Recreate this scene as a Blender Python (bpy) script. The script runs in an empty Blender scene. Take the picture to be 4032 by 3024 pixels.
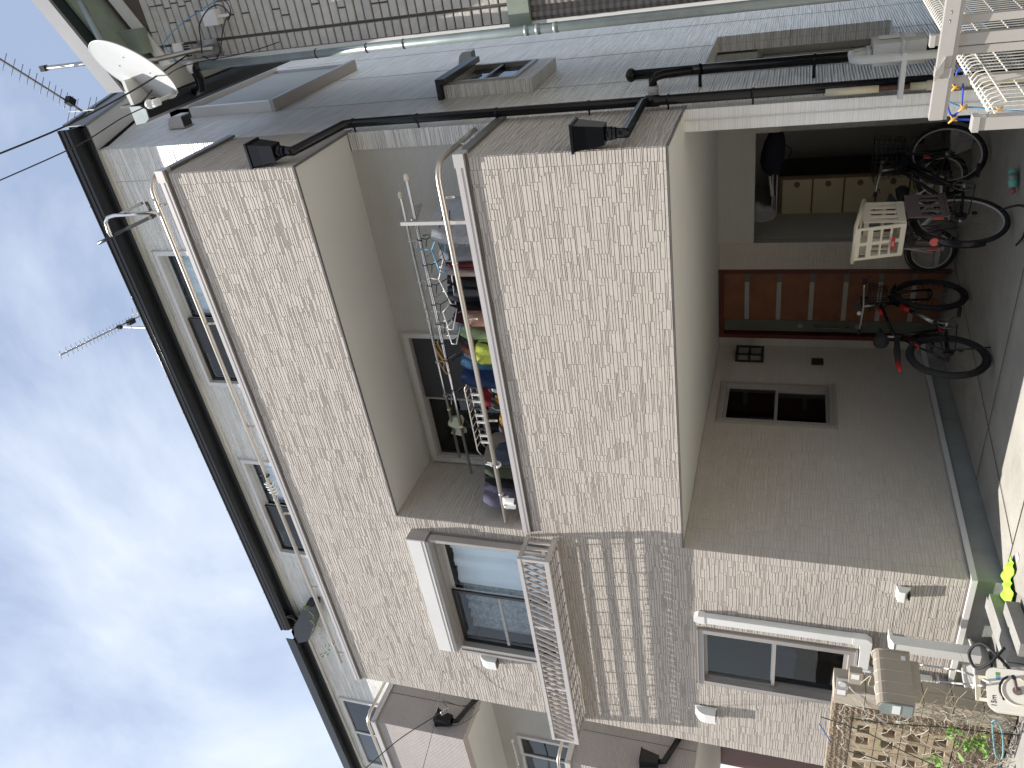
import bpy, math, random
import numpy as np
from mathutils import Vector, Matrix
random.seed(7); rnd=random.Random(7)
S=bpy.context.scene
COL=S.collection
# ------------------------------------------------------------------ camera
FPX=3075.03
RW=np.array([[-0.14445474,0.29848332,-0.9434196],[-0.83700384,-0.54539325,-0.04439342],[-0.52778538,0.78323298,0.32861633]])
CAM=np.array([0.,-5.1,1.7])
cd=bpy.data.cameras.new('camera'); cam=bpy.data.objects.new('camera',cd); COL.objects.link(cam)
cd.sensor_width=36; cd.lens=FPX/4032*36; cd.clip_end=2000; cd.clip_start=.05
M=Matrix.Identity(4)
for i in range(3):
    M[i][0]=RW[0][i]; M[i][1]=-RW[1][i]; M[i][2]=-RW[2][i]; M[i][3]=CAM[i]
cam.matrix_world=M; S.camera=cam
def W(x,y,ax,v):
    """point of the place seen at survey position (x,y), on the plane ax=v"""
    d=RW.T@np.array([(x-2016)/FPX,(y-1512)/FPX,1.]); i='xyz'.index(ax)
    return tuple(CAM+(v-CAM[i])/d[i]*d)
# ------------------------------------------------------------------ world + sun
w=bpy.data.worlds.new('World'); S.world=w; w.use_nodes=True
nt=w.node_tree; N=nt.nodes; L=nt.links; bg=N['Background']
sky=N.new('ShaderNodeTexSky'); sky.sky_type='NISHITA'; sky.sun_disc=False
SUNV=Vector((.22,.33,-1.25)).normalized()
sky.sun_elevation=math.asin(-SUNV.z); sky.sun_rotation=math.atan2(-SUNV.x,-SUNV.y)%(2*math.pi)
sky.air_density=1.0; sky.dust_density=.6; sky.ozone_density=1.6
tc=N.new('ShaderNodeTexCoord'); mp=N.new('ShaderNodeMapping'); mp.inputs['Scale'].default_value=(1.0,2.2,1.6); mp.inputs['Rotation'].default_value=(.3,.5,.9)
n1=N.new('ShaderNodeTexNoise'); n1.inputs['Scale'].default_value=1.5; n1.inputs['Detail'].default_value=9; n1.inputs['Roughness'].default_value=.56; n1.inputs['Distortion'].default_value=.5
cr=N.new('ShaderNodeValToRGB'); cr.color_ramp.elements[0].position=.41; cr.color_ramp.elements[1].position=.78
cr.color_ramp.elements[0].color=(.26,.26,.26,1); cr.color_ramp.elements[1].color=(.96,.96,.96,1)
mx=N.new('ShaderNodeMix'); mx.data_type='RGBA'
L.new(tc.outputs['Generated'],mp.inputs['Vector']); L.new(mp.outputs[0],n1.inputs['Vector']); cdir=Vector(W(0,3024,'z',50))-Vector(CAM); cdir.normalize(); adir=Vector(W(500,500,'z',50))-Vector(CAM); adir.normalize(); gd_=(cdir-adir).normalized()
dp_=N.new('ShaderNodeVectorMath'); dp_.operation='DOT_PRODUCT'; dp_.inputs[1].default_value=gd_; L.new(tc.outputs['Generated'],dp_.inputs[0])
ma_=N.new('ShaderNodeMath'); ma_.operation='MULTIPLY_ADD'; ma_.inputs[1].default_value=.22; L.new(dp_.outputs['Value'],ma_.inputs[0]); L.new(n1.outputs[0],ma_.inputs[2]); L.new(ma_.outputs[0],cr.inputs[0])
L.new(cr.outputs[0],mx.inputs[0]); L.new(sky.outputs[0],mx.inputs[6]); mx.inputs[7].default_value=(5.9,6.3,6.9,1)
L.new(mx.outputs[2],bg.inputs['Color']); bg.inputs['Strength'].default_value=.10
sl=bpy.data.lights.new('sun','SUN'); sl.energy=4.6; sl.angle=math.radians(.55); sl.color=(1,.955,.89)
so=bpy.data.objects.new('sun',sl); COL.objects.link(so); so.rotation_euler=SUNV.to_track_quat('-Z','Y').to_euler(); so.location=(-3,-5,12)
S.view_settings.view_transform='Standard'; S.view_settings.look='None'; S.view_settings.exposure=.85; S.view_settings.gamma=1; S.view_settings.use_curve_mapping=False
S.render.engine='CYCLES'; S.cycles.max_bounces=8; S.cycles.transparent_max_bounces=24
# ------------------------------------------------------------------ materials
def node(nt,t,**k):
    n=nt.nodes.new(t)
    for a,b in k.items():
        if a in n.inputs: n.inputs[a].default_value=b
        else: setattr(n,a,b)
    return n
def pbr(name,col,rough=.6,metal=0.,var=.12,vscale=3.,bump=0.,bscale=40.,bvec=(1,1,1),spec=.5,dirt=0.,dcol=(.05,.045,.04),fine=0.):
    m=bpy.data.materials.new(name); m.use_nodes=True; nt=m.node_tree; b=nt.nodes['Principled BSDF']
    b.inputs['Roughness'].default_value=rough; b.inputs['Metallic'].default_value=metal; b.inputs['Specular IOR Level'].default_value=spec
    g=node(nt,'ShaderNodeNewGeometry')
    nz=node(nt,'ShaderNodeTexNoise',Scale=vscale,Detail=5.,Roughness=.6); nt.links.new(g.outputs['Position'],nz.inputs['Vector'])
    mr=node(nt,'ShaderNodeMapRange'); mr.inputs[1].default_value=.3; mr.inputs[2].default_value=.7; mr.inputs[3].default_value=1-var; mr.inputs[4].default_value=1+var
    nt.links.new(nz.outputs[0],mr.inputs[0])
    hs=node(nt,'ShaderNodeHueSaturation'); hs.inputs['Color'].default_value=(*col,1); nt.links.new(mr.outputs[0],hs.inputs['Value'])
    out=hs.outputs[0]
    if dirt:
        n2=node(nt,'ShaderNodeTexNoise',Scale=1.7,Detail=8.,Roughness=.7); mp=node(nt,'ShaderNodeMapping'); mp.inputs['Scale'].default_value=(3,3,.7)
        nt.links.new(g.outputs['Position'],mp.inputs[0]); nt.links.new(mp.outputs[0],n2.inputs['Vector'])
        r2=node(nt,'ShaderNodeMapRange'); r2.inputs[1].default_value=.48; r2.inputs[2].default_value=.75; r2.inputs[3].default_value=0; r2.inputs[4].default_value=dirt
        nt.links.new(n2.outputs[0],r2.inputs[0])
        mi=node(nt,'ShaderNodeMix'); mi.data_type='RGBA'; nt.links.new(r2.outputs[0],mi.inputs[0]); nt.links.new(out,mi.inputs[6]); mi.inputs[7].default_value=(*dcol,1); out=mi.outputs[2]
    if fine:
        n3=node(nt,'ShaderNodeTexNoise',Scale=160.,Detail=2.); nt.links.new(g.outputs['Position'],n3.inputs['Vector'])
        r3=node(nt,'ShaderNodeMapRange'); r3.inputs[1].default_value=.35; r3.inputs[2].default_value=.65; r3.inputs[3].default_value=1-fine; r3.inputs[4].default_value=1+fine
        nt.links.new(n3.outputs[0],r3.inputs[0]); h3=node(nt,'ShaderNodeHueSaturation'); nt.links.new(out,h3.inputs['Color']); nt.links.new(r3.outputs[0],h3.inputs['Value']); out=h3.outputs[0]
    nt.links.new(out,b.inputs['Base Color'])
    if bump:
        mp=node(nt,'ShaderNodeMapping'); mp.inputs['Scale'].default_value=bvec; nt.links.new(g.outputs['Position'],mp.inputs[0])
        nb=node(nt,'ShaderNodeTexNoise',Scale=bscale,Detail=3.,Roughness=.55); nt.links.new(mp.outputs[0],nb.inputs['Vector'])
        bp=node(nt,'ShaderNodeBump'); bp.inputs['Distance'].default_value=bump; bp.inputs['Strength'].default_value=1
        nt.links.new(nb.outputs[0],bp.inputs['Height']); nt.links.new(bp.outputs[0],b.inputs['Normal'])
    return m
def ribbed(name,col,pitch,depth,rough=.6,wob=.55,stretch=.035,var=.06,cm=.62):
    """siding with horizontal wavy ribs"""
    m=pbr(name,col,rough,var=var,vscale=.9,dirt=.12,dcol=tuple(c*.6 for c in col)); nt=m.node_tree; b=nt.nodes['Principled BSDF']
    g=node(nt,'ShaderNodeNewGeometry')
    mp=node(nt,'ShaderNodeMapping'); mp.inputs['Scale'].default_value=(stretch,stretch,1); nt.links.new(g.outputs['Position'],mp.inputs[0])
    nb=node(nt,'ShaderNodeTexNoise',Scale=1/pitch,Detail=2.5,Roughness=.55); nt.links.new(mp.outputs[0],nb.inputs['Vector'])
    wv=node(nt,'ShaderNodeTexWave',Scale=1/pitch/3.2,Distortion=1.6,Detail=2.); wv.bands_direction='Z'; wv.inputs['Detail Scale'].default_value=1.2
    mp2=node(nt,'ShaderNodeMapping'); mp2.inputs['Scale'].default_value=(.08,.08,1); nt.links.new(g.outputs['Position'],mp2.inputs[0]); nt.links.new(mp2.outputs[0],wv.inputs['Vector'])
    mi=node(nt,'ShaderNodeMix'); mi.inputs[0].default_value=1-wob; nt.links.new(wv.outputs[1],mi.inputs[3]); nt.links.new(nb.outputs[0],mi.inputs[2])
    bp=node(nt,'ShaderNodeBump'); bp.inputs['Distance'].default_value=depth; nt.links.new(mi.outputs[0],bp.inputs['Height']); nt.links.new(bp.outputs[0],b.inputs['Normal'])
    src=b.inputs['Base Color'].links[0].from_socket; gr=node(nt,'ShaderNodeMapRange'); gr.inputs[1].default_value=.35; gr.inputs[2].default_value=.6; gr.inputs[3].default_value=cm; gr.inputs[4].default_value=1.03  # rib valleys darkened in the colour, standing in for groove shade
    nt.links.new(mi.outputs[0],gr.inputs[0]); h2=node(nt,'ShaderNodeHueSaturation'); nt.links.new(src,h2.inputs['Color']); nt.links.new(gr.outputs[0],h2.inputs['Value']); nt.links.new(h2.outputs[0],b.inputs['Base Color'])
    return m
def glassm(name,tint=(.92,.96,.98),dark=.0):
    m=bpy.data.materials.new(name); m.use_nodes=True; nt=m.node_tree; nt.nodes.remove(nt.nodes['Principled BSDF'])
    o=nt.nodes['Material Output']; tr=node(nt,'ShaderNodeBsdfTransparent'); tr.inputs[0].default_value=(*[t*(1-dark) for t in tint],1)
    gl=node(nt,'ShaderNodeBsdfGlossy'); gl.inputs['Roughness'].default_value=.01; gl.inputs['Color'].default_value=(.9,.95,1,1)
    fr=node(nt,'ShaderNodeFresnel'); fr.inputs[0].default_value=1.5; mi=node(nt,'ShaderNodeMixShader')
    g=node(nt,'ShaderNodeNewGeometry'); nb=node(nt,'ShaderNodeTexNoise',Scale=2.2,Detail=1.); nt.links.new(g.outputs['Position'],nb.inputs['Vector'])
    bp=node(nt,'ShaderNodeBump'); bp.inputs['Distance'].default_value=.006; nt.links.new(nb.outputs[0],bp.inputs['Height']); nt.links.new(bp.outputs[0],gl.inputs['Normal'])
    sb=node(nt,'ShaderNodeMath',operation='SUBTRACT'); sb.inputs[0].default_value=1.; nt.links.new(g.outputs['Backfacing'],sb.inputs[1]); ml=node(nt,'ShaderNodeMath',operation='MULTIPLY'); nt.links.new(fr.outputs[0],ml.inputs[0]); nt.links.new(sb.outputs[0],ml.inputs[1])
    nt.links.new(ml.outputs[0],mi.inputs[0]); nt.links.new(tr.outputs[0],mi.inputs[1]); nt.links.new(gl.outputs[0],mi.inputs[2]); nt.links.new(mi.outputs[0],o.inputs[0])
    return m
def concrete(name,col,rough=.85):
    return pbr(name,col,rough,var=.16,vscale=1.6,bump=.004,bscale=22,dirt=.35,dcol=tuple(c*.55 for c in col),fine=.10)
MT=dict(
 stone=pbr('stone_siding',(.495,.453,.405),.75,var=.05,vscale=7,bump=.0016,bscale=34,bvec=(1,1,2)),
 joint=pbr('stone_joint',(.38,.345,.315),.8,var=.05),
 white_sid=ribbed('white_ribbed_siding',(.84,.825,.785),.022,.035,rough=.4,wob=.8,cm=.78),
 warm_sid=ribbed('pale_ribbed_siding',(.52,.51,.47),.014,.005,cm=.88),
 brown_sid=ribbed('grey_brown_ribbed_siding',(.44,.395,.37),.019,.010,wob=.35,stretch=.05,cm=.78),
 pillar_sid=ribbed('pillar_siding',(.82,.81,.78),.017,.006,cm=.9,wob=.8),
 soffit=pbr('soffit_board',(.64,.635,.595),.8,var=.04,vscale=.6),
 white_trim=pbr('white_trim',(.62,.61,.59),.5,var=.04),
 cap=pbr('aluminium_cap',(.52,.485,.46),.35,metal=.35,var=.04),
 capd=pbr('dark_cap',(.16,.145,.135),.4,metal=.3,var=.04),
 alum=pbr('satin_aluminium',(.50,.46,.40),.36,metal=.8,var=.06),
 steel=pbr('stainless_steel',(.62,.60,.58),.16,metal=1.,var=.05),
 frame=pbr('window_frame_greige',(.36,.335,.315),.4,metal=.25,var=.04),
 framel=pbr('window_frame_light',(.60,.585,.565),.4,metal=.2,var=.04),
 frameb=pbr('window_frame_black',(.012,.012,.014),.35,var=.05),
 black=pbr('black_pvc',(.006,.0065,.008),.25,var=.1,spec=.35),
 blackm=pbr('black_roof_metal',(.008,.009,.010),.4,var=.1),
 rubber=pbr('rubber',(.012,.012,.013),.75,var=.2,bump=.001,bscale=160),
 conc=concrete('concrete',(.30,.295,.275)),
 concd=concrete('concrete_floor',(.31,.295,.262)),
 conf=concrete('foundation_concrete',(.27,.28,.265)),
 road=concrete('road_concrete',(.25,.235,.215)),
 glass=glassm('window_glass'), glassd=glassm('window_glass_dark',(.45,.5,.55)),
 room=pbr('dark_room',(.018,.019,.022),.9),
 curtain=pbr('white_curtain',(.86,.89,.92),.9,var=.05,vscale=2),
 lace=pbr('grey_lace_curtain',(.36,.38,.40),.9,var=.45,vscale=26),
 wood=pbr('mahogany_door_panel',(.175,.066,.030),.5,var=.25,vscale=5,bump=.0006,bscale=60,bvec=(1,1,.1)),
 woodf=pbr('mahogany_door_frame',(.085,.018,.012),.45,var=.15),
 doorg=pbr('door_grey_strip',(.13,.135,.12),.4,metal=.4,var=.05),
 doorl=pbr('door_pale_inlay',(.34,.36,.37),.35,metal=.3,var=.05),
 cream=pbr('cream_cabinet_door',(.50,.44,.29),.55,var=.05),
 cabw=pbr('cabinet_wood',(.15,.085,.045),.6,var=.2,vscale=9),
 cabd=pbr('cabinet_dark_side',(.028,.016,.012),.6,var=.2),
 whitep=pbr('white_plastic',(.70,.70,.68),.4,var=.04),
 creamp=pbr('cream_plastic',(.66,.60,.48),.45,var=.05),
 mauve=pbr('dusty_mauve_plastic',(.14,.10,.10),.5,var=.08),
 grayp=pbr('grey_pipe',(.50,.50,.485),.45,var=.06), zinc=pbr('painted_pale_green_pipe',(.24,.28,.275),.4,metal=.3,var=.18,vscale=5),
 tan=pbr('tan_render',(.42,.37,.30),.7,var=.06,bump=.0012,bscale=160),
 tanm=pbr('tan_metal',(.33,.29,.235),.45,var=.05),
 block=pbr('beige_screen_block',(.36,.29,.20),.85,var=.18,vscale=9,bump=.003,bscale=60,fine=.12),
 pebble=pbr('pebbled_block',(.26,.205,.155),.9,var=.5,vscale=55,bump=.014,bscale=45,bvec=(1,1,1)),
 rust=pbr('rusty_steel',(.10,.04,.02),.8,var=.3,vscale=14),
 green=pbr('leaf_green',(.12,.24,.035),.6,var=.3,vscale=20), twig=pbr('dry_vine_twig',(.34,.29,.20),.85,var=.25,vscale=12),
 neon=pbr('neon_yellow_green_cloth',(.34,.74,.05),.8,var=.08,vscale=12), mint=pbr('mint_plastic',(.16,.50,.40),.35,var=.06), pink=pbr('pink_cap',(.50,.10,.14),.4),
 red=pbr('red_paint',(.45,.012,.012),.4), redr=pbr('red_reflector',(.55,.09,.07),.3), blue=pbr('blue_rope',(.015,.06,.45),.6), lblue=pbr('light_blue_plastic',(.10,.30,.50),.5), orange=pbr('orange_tie',(.62,.34,.07),.6),
 teal=pbr('teal_cord',(.17,.33,.36),.6), dgreen=pbr('dark_green_wire',(.01,.03,.02),.5), tile=pbr('rough_white_tile',(.44,.42,.385),.8,var=.12,vscale=9,bump=.007,bscale=24), grout=pbr('brown_tile_joint',(.085,.07,.06),.85),
 corr=ribbed('brown_corrugated_wall',(.20,.18,.165),.05,.006), greenp=pbr('weathered_green_panel',(.22,.26,.21),.6,var=.15,dirt=.3),
 fasc=pbr('grey_fascia',(.20,.205,.22),.5,var=.1), dkgreen=pbr('dark_green_soffit',(.02,.03,.028),.35),
 wire=pbr('black_cable',(.010,.010,.016),.5), dish=pbr('dish_white',(.50,.51,.50),.5,var=.05), navy=pbr('navy_fabric',(.008,.009,.022),.9),
 bag=pbr('white_plastic_bag',(.42,.42,.42),.5,var=.1,bump=.02,bscale=18), shut=pbr('shutter_slat',(.34,.36,.38),.4,metal=.3,var=.05),
 whitem=pbr('white_coated_wire',(.66,.63,.55),.35,var=.06), gatem=pbr('greige_gate_metal',(.52,.50,.47),.3,metal=.3,var=.04),
 pvc=pbr('yellowed_pvc',(.52,.47,.33),.5,var=.15,vscale=14,dirt=.3,dcol=(.2,.12,.05)), screen=pbr('dark_insect_screen',(.035,.038,.042),.6,var=.08), roofm=pbr('roof_sheet',(.05,.05,.055),.5),
 lampg=pbr('frosted_lamp_glass',(.20,.19,.17),.3,var=.2), chain=pbr('dull_silver',(.36,.36,.35),.3,metal=.9), tyrer=pbr('wheel_rim_white',(.5,.5,.46),.5), bluegl=pbr('blue_handle_grip',(.02,.08,.18),.5),
)
# ------------------------------------------------------------------ mesh builder
class MB:
    def __init__(s): s.v=[]; s.f=[]; s.sm=set()
    def add(s,vs,fs,smooth=False):
        b=len(s.v); s.v+= [tuple(map(float,q)) for q in vs]
        for f in fs:
            if smooth: s.sm.add(len(s.f))
            s.f.append(tuple(i+b for i in f))
        return s
    def hexa(s,p):  # 8 points: bottom 4, top 4
        return s.add(p,[(0,3,2,1),(4,5,6,7),(0,1,5,4),(1,2,6,5),(2,3,7,6),(3,0,4,7)])
    def box(s,a,b):
        x0,x1=sorted((a[0],b[0])); y0,y1=sorted((a[1],b[1])); z0,z1=sorted((a[2],b[2]))
        return s.hexa([(x0,y0,z0),(x1,y0,z0),(x1,y1,z0),(x0,y1,z0),(x0,y0,z1),(x1,y0,z1),(x1,y1,z1),(x0,y1,z1)])
    def bar(s,a,b,w,h,up=(0,0,1)):
        a=Vector(a); b=Vector(b); d=(b-a).normalized(); u=Vector(up)
        if abs(d.dot(u))>.98: u=Vector((1,0,0))
        r=d.cross(u).normalized()*w/2; u=r.cross(d).normalized()*h/2
        return s.hexa([a-r-u,a+r-u,a+r+u,a-r+u,b-r-u,b+r-u,b+r+u,b-r+u])
    def tube(s,pts,r,n=8,closed=False,cap=True):
        P=[Vector(p) for p in pts]; m=len(P); rr=r if hasattr(r,'__len__') else [r]*m
        if closed: T=[(P[(i+1)%m]-P[i-1]).normalized() for i in range(m)]
        else: T=[(P[min(i+1,m-1)]-P[max(i-1,0)]).normalized() for i in range(m)]
        u=T[0].orthogonal().normalized(); vs=[]
        for i in range(m):
            u=(u-T[i]*u.dot(T[i])); u=u.normalized() if u.length>1e-6 else T[i].orthogonal().normalized()
            q=T[i].cross(u)
            for k in range(n):
                a=2*math.pi*k/n; vs.append(P[i]+(u*math.cos(a)+q*math.sin(a))*rr[i])
        fs=[]
        for i in range(m if closed else m-1):
            j=(i+1)%m
            for k in range(n): fs.append((i*n+k,i*n+(k+1)%n,j*n+(k+1)%n,j*n+k))
        s.add(vs,fs,True)
        if cap and not closed:
            b=len(s.v)-len(vs); s.f.append(tuple(b+k for k in range(n))[::-1]); s.f.append(tuple(b+(m-1)*n+k for k in range(n)))
        return s
    def prism(s,poly,d):  # poly 3D points, extruded by vector d
        n=len(poly); d=Vector(d); P=[Vector(p) for p in poly]
        s.add([*P,*[p+d for p in P]],[tuple(range(n))[::-1],tuple(range(n,2*n))]+[(i,(i+1)%n,n+(i+1)%n,n+i) for i in range(n)])
        return s
    def ring(s,c,ax,R,r,n=40,k=8):
        c=Vector(c); ax=Vector(ax).normalized(); u=ax.orthogonal().normalized(); v=ax.cross(u)
        return s.tube([c+(u*math.cos(t)+v*math.sin(t))*R for t in [2*math.pi*i/n for i in range(n)]],r,k,closed=True)
    def disc(s,c,ax,R,th,n=20,R2=None):
        c=Vector(c); ax=Vector(ax).normalized(); return s.tube([c-ax*th/2,c+ax*th/2],[R,R2 if R2 is not None else R],n)
    def grid(s,fn,nu,nv,th=0.):
        P=[[Vector(fn(i/nu,j/nv)) for j in range(nv+1)] for i in range(nu+1)]
        vs=[P[i][j] for i in range(nu+1) for j in range(nv+1)]
        fs=[(i*(nv+1)+j,(i+1)*(nv+1)+j,(i+1)*(nv+1)+j+1,i*(nv+1)+j+1) for i in range(nu) for j in range(nv)]
        s.add(vs,fs,True)
        if th:
            nn=(P[nu][0]-P[0][0]).cross(P[0][nv]-P[0][0]).normalized()*th
            s.add([p+nn for p in vs],[f[::-1] for f in fs],True)
        return s
    def sphere(s,c,r,nu=12,nv=8):
        c=Vector(c); rr=r if hasattr(r,'__len__') else (r,r,r)
        return s.grid(lambda a,b:c+Vector((rr[0]*math.cos(2*math.pi*a)*math.sin(math.pi*b),rr[1]*math.sin(2*math.pi*a)*math.sin(math.pi*b),rr[2]*math.cos(math.pi*b))),nu,nv)
    def mesh(s,name):
        me=bpy.data.meshes.new(name); me.from_pydata(s.v,[],s.f); me.validate()
        if s.sm:
            fl=np.zeros(len(me.polygons),dtype=bool)
            if len(me.polygons)==len(s.f):
                fl[list(s.sm)]=True; me.polygons.foreach_set('use_smooth',fl)
        return me
def obj(name,mb,mat,parent=None,**k):
    me=mb.mesh(name); me.materials.append(MT[mat] if isinstance(mat,str) else mat)
    o=bpy.data.objects.new(name,me); COL.objects.link(o)
    if parent: o.parent=parent; o.matrix_parent_inverse=parent.matrix_world.inverted()
    for a,b in k.items(): o[a]=b
    return o
def tag(o,label,cat,group=None):
    o['label']=label; o['category']=cat
    if group: o['group']=group
    return o
def thing(name,label,cat,loc,group=None):
    o=bpy.data.objects.new(name,None); o.empty_display_size=.1; COL.objects.link(o); o.location=loc; o.matrix_world=Matrix.Translation(loc)
    return tag(o,label,cat,group)
def dup(root,dx,label):
    r=root.copy(); COL.objects.link(r); r.location=Vector(root.location)+Vector(dx); r['label']=label
    for ch in list(root.children):
        c=ch.copy(); COL.objects.link(c); c.parent=r
        for g in list(ch.children):
            d=g.copy(); COL.objects.link(d); d.parent=c
    return r
def struct(name,mb,mat): return obj(name,mb,mat,kind='structure')
def B(a,b): return MB().box(a,b)
def T(pts,r,n=8): return MB().tube(pts,r,n)
# ------------------------------------------------------------------ levels of the house
XR,XG,XL=-1.527,-5.105,-7.975      # right side wall, garage left wall, left end
YB,YG=.89,3.58                     # body front, garage back wall
Z1,Z2,Z3,Z4=2.49,3.955,5.335,6.60  # garage ceiling, lower parapet top, upper soffit, upper parapet top
# ground
g=MB().box((-80,-60,-.30),(60,80,-.012)); struct('ground',g,'road')
g=MB(); g.add([(-5.08,-.02,.0),(-4.75,-.5,.0),(-.9,-2.6,.0),(-.9,-.02,.012)],[(0,1,2,3)]); g.add([(-5.08,-.02,.0),(-.9,-.02,.012),(-.9,5.9,.05),(-5.08,5.9,.05)],[(0,1,2,3)])
struct('driveway',g,'concd')
g=MB()
for a,b in (((-5.08,.02,.0),(-1.7,.02,.012)),((-4.72,.02,.0),(-3.95,3.5,.05)),((-5.05,1.2,.02),(-1.7,1.15,.02))):
    g.bar((a[0],a[1],a[2]+.004),(b[0],b[1],b[2]+.006),.006,.004)
o=struct('floor_joint',g,'grout')
H=thing('house','three storey house clad in pale stone pattern siding with two stacked balconies and open garage','house',(-4.7,.5,0))
# walls (solid slabs with thickness)
def P(name,mb,mat,**k): return obj(name,mb,mat,H,**k)
# front stone backing with window holes ------------------------------------------------
def holes_fill(mb,u0,u1,v0,v1,holes,fn):
    us=sorted({u0,u1,*[h[0] for h in holes],*[h[1] for h in holes]}); vs=sorted({v0,v1,*[h[2] for h in holes],*[h[3] for h in holes]})
    for i in range(len(us)-1):
        for j in range(len(vs)-1):
            a=(us[i]+us[i+1])/2; b=(vs[j]+vs[j+1])/2
            if any(h[0]<a<h[1] and h[2]<b<h[3] for h in holes): continue
            mb.box(*fn(us[i],us[i+1],vs[j],vs[j+1]))
    return mb
W1=(-7.0,-5.30,3.79,5.0); W2=(-6.93,-6.13,.99,2.37); W6=(1.95,2.72,1.19,2.36)
g=MB()
holes_fill(g,XL,XG,.235,Z4,[W1,W2],lambda a,b,c,d:((a,.0,c),(b,.12,d)))
P('front_wall',g,'joint')
P('balcony_parapet',B((XG,0,Z3),(XR,.12,Z4)),'joint'); P('balcony_parapet',B((XG,0,Z1),(XR,.12,Z2)),'joint')
for z0,z1 in ((Z3,Z4),(Z1,Z2)): P('side_parapet',B((XR-.12,.12,z0),(XR,.985,z1)),'joint')
P('side_parapet',B((XL,.12,Z3),(XL+.12,.885,Z4)),'joint')
P('balcony_floor',B((XG,.12,Z1),(XR-.12,YB,Z1+.25)),'soffit'); P('terrace_floor',B((XL+.12,.12,Z3),(XR-.12,YB,Z3+.25)),'soffit')
P('garage_ceiling',B((XG,YB,Z1),(XR-.17,6,Z1+.2)),'soffit')
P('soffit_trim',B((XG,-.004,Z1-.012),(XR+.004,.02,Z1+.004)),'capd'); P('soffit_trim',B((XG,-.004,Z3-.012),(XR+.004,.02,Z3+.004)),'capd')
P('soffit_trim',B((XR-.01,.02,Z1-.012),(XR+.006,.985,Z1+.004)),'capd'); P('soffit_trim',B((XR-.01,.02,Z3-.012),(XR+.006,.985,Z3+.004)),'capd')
P('recess_side_wall',B((XG-.12,.12,Z2-.5),(XG,YB,Z3)),'joint')
g=MB(); holes_fill(g,.12,YG,.235,Z1,[W6],lambda a,b,c,d:((XG-.12,a,c),(XG,b,d))); P('garage_side_wall',g,'joint')
P('garage_back_wall',B((XG,YG,.235),(-4.995,YG+.12,Z1)),'joint'); P('garage_back_wall',B((-4.10,YG,.235),(-3.757,YG+.12,Z1)),'joint')
P('garage_back_wall',B((-3.757,YG+.121,.0),(-3.85,6,Z1)),'warm_sid'); P('recess_back_wall',B((-3.757,5.5,.0),(XR-.17,5.62,Z1)),'warm_sid')
P('lintel',B((-3.755,YG-.004,2.10),(-1.70,YG+.12,Z1)),'warm_sid'); P('lintel',B((-2.51,YG-.01,1.86),(-2.30,YG+.12,2.105)),'warm_sid')
P('soffit_board',B((XG+.001,.012,Z1-.004),(XR-.012,YB-.007,Z1-.0005)),'soffit'); P('soffit_board',B((XG+.001,.012,Z3-.004),(XR-.012,YB-.001,Z3-.0005)),'soffit')
# body walls
TW1=(-4.24,-2.58,6.15,7.93); TW2=(-6.91,-5.32,6.15,7.93); BW=(-5.07,-3.48,3.3,5.26)
g=MB(); holes_fill(g,XL-.35,XR-.151,Z3,8.10,[TW1,TW2],lambda a,b,c,d:((a,YB,c),(b,YB+.15,d))); P('terrace_wall',g,'white_sid')
g=MB(); holes_fill(g,XG,XR-.151,Z1+.25,Z3,[BW],lambda a,b,c,d:((a,YB,c),(b,YB+.15,d))); P('balcony_back_wall',g,'warm_sid')
SW=(1.95,3.72,6.75,8.05); BAY=(2.0,3.45,4.22,5.0); OP=(2.05,3.60,.9,2.49)
g=MB(); g.box((XR-.15,.985,Z1),(XR,1.25,8.1)); g.box((XR-.15,YB,Z2+.02),(XR,.985,Z3-.013)); g.box((XR-.15,YB,Z4+.02),(XR,.985,8.1)); g.box((XR-.15,YB+.12,.22),(XR,1.25,Z1))
holes_fill(g,1.25,5.9,.22,8.1,[OP],lambda a,b,c,d:((XR-.15,a,c),(XR,b,d)))
g.prism([(XR-.15,YB+.15,8.1),(XR-.15,6.0,8.1),(XR-.15,6.0,8.75),(XR-.15,4.35,9.75)],(.15,0,0))
P('side_wall',g,'white_sid')
P('pillar',B((XR-.165,YB-.006,.22),(XR-.002,YB+.12,Z1-.004)),'pillar_sid'); P('pillar_joint_strip',B((XR-.085,YB-.014,.22),(XR-.078,YB-.006,Z1-.004)),'white_trim')
P('side_passage_wall',B((-2.6,3.9,.2),(XR-.16,4.0,Z1)),'warm_sid'); P('side_passage_panel',B((-2.4,3.85,.9),(-1.8,3.9,2.05)),'warm_sid')
for y in (1.95,3.2,4.4):
    P('siding_joint',B((XR,y-.004,.3),(XR+.003,y+.004,8.1)),'warm_sid')
P('siding_joint',B((-2.4+.55,YB-.003,Z3+.25),(-2.4+.558,YB,8.05)),'warm_sid'); P('siding_joint',B((XR-.17,YB-.003,Z1+.3),(XR-.162,YB,Z3)),'warm_sid')
# far storeys closing
P('back_wall',B((XL-.3,5.9,0),(XR,6.02,8.2)),'warm_sid'); P('left_wall',B((XL,.12,0),(XL+.11,5.9,Z3)),'white_sid')
# foundation & base flashing
g=MB(); g.box((XL,-.0,-.05),(XG,.12,.19)); g.box((XG-.12,.12,-.05),(XG-.0,YG,.19)); g.box((XG,YG,-.02),(-5.0,YG+.1,.19)); g.box((-4.1,YG,-.02),(-3.757,YG+.1,.19)); g.box((XR-.16,YB-.004,-.02),(XR,6,.22)); P('foundation',g,'conf')
g=MB(); g.box((XL,-.035,.19),(XG+.03,.0,.232)); g.box((XG,0.,.19),(XG+.03,YG,.232)); g.box((-4.1,YG-.03,.19),(-3.757,YG,.232)); g.box((-5.075,YG-.03,.19),(-4.995,YG,.232)); P('base_flashing',g,'white_trim')
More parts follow.
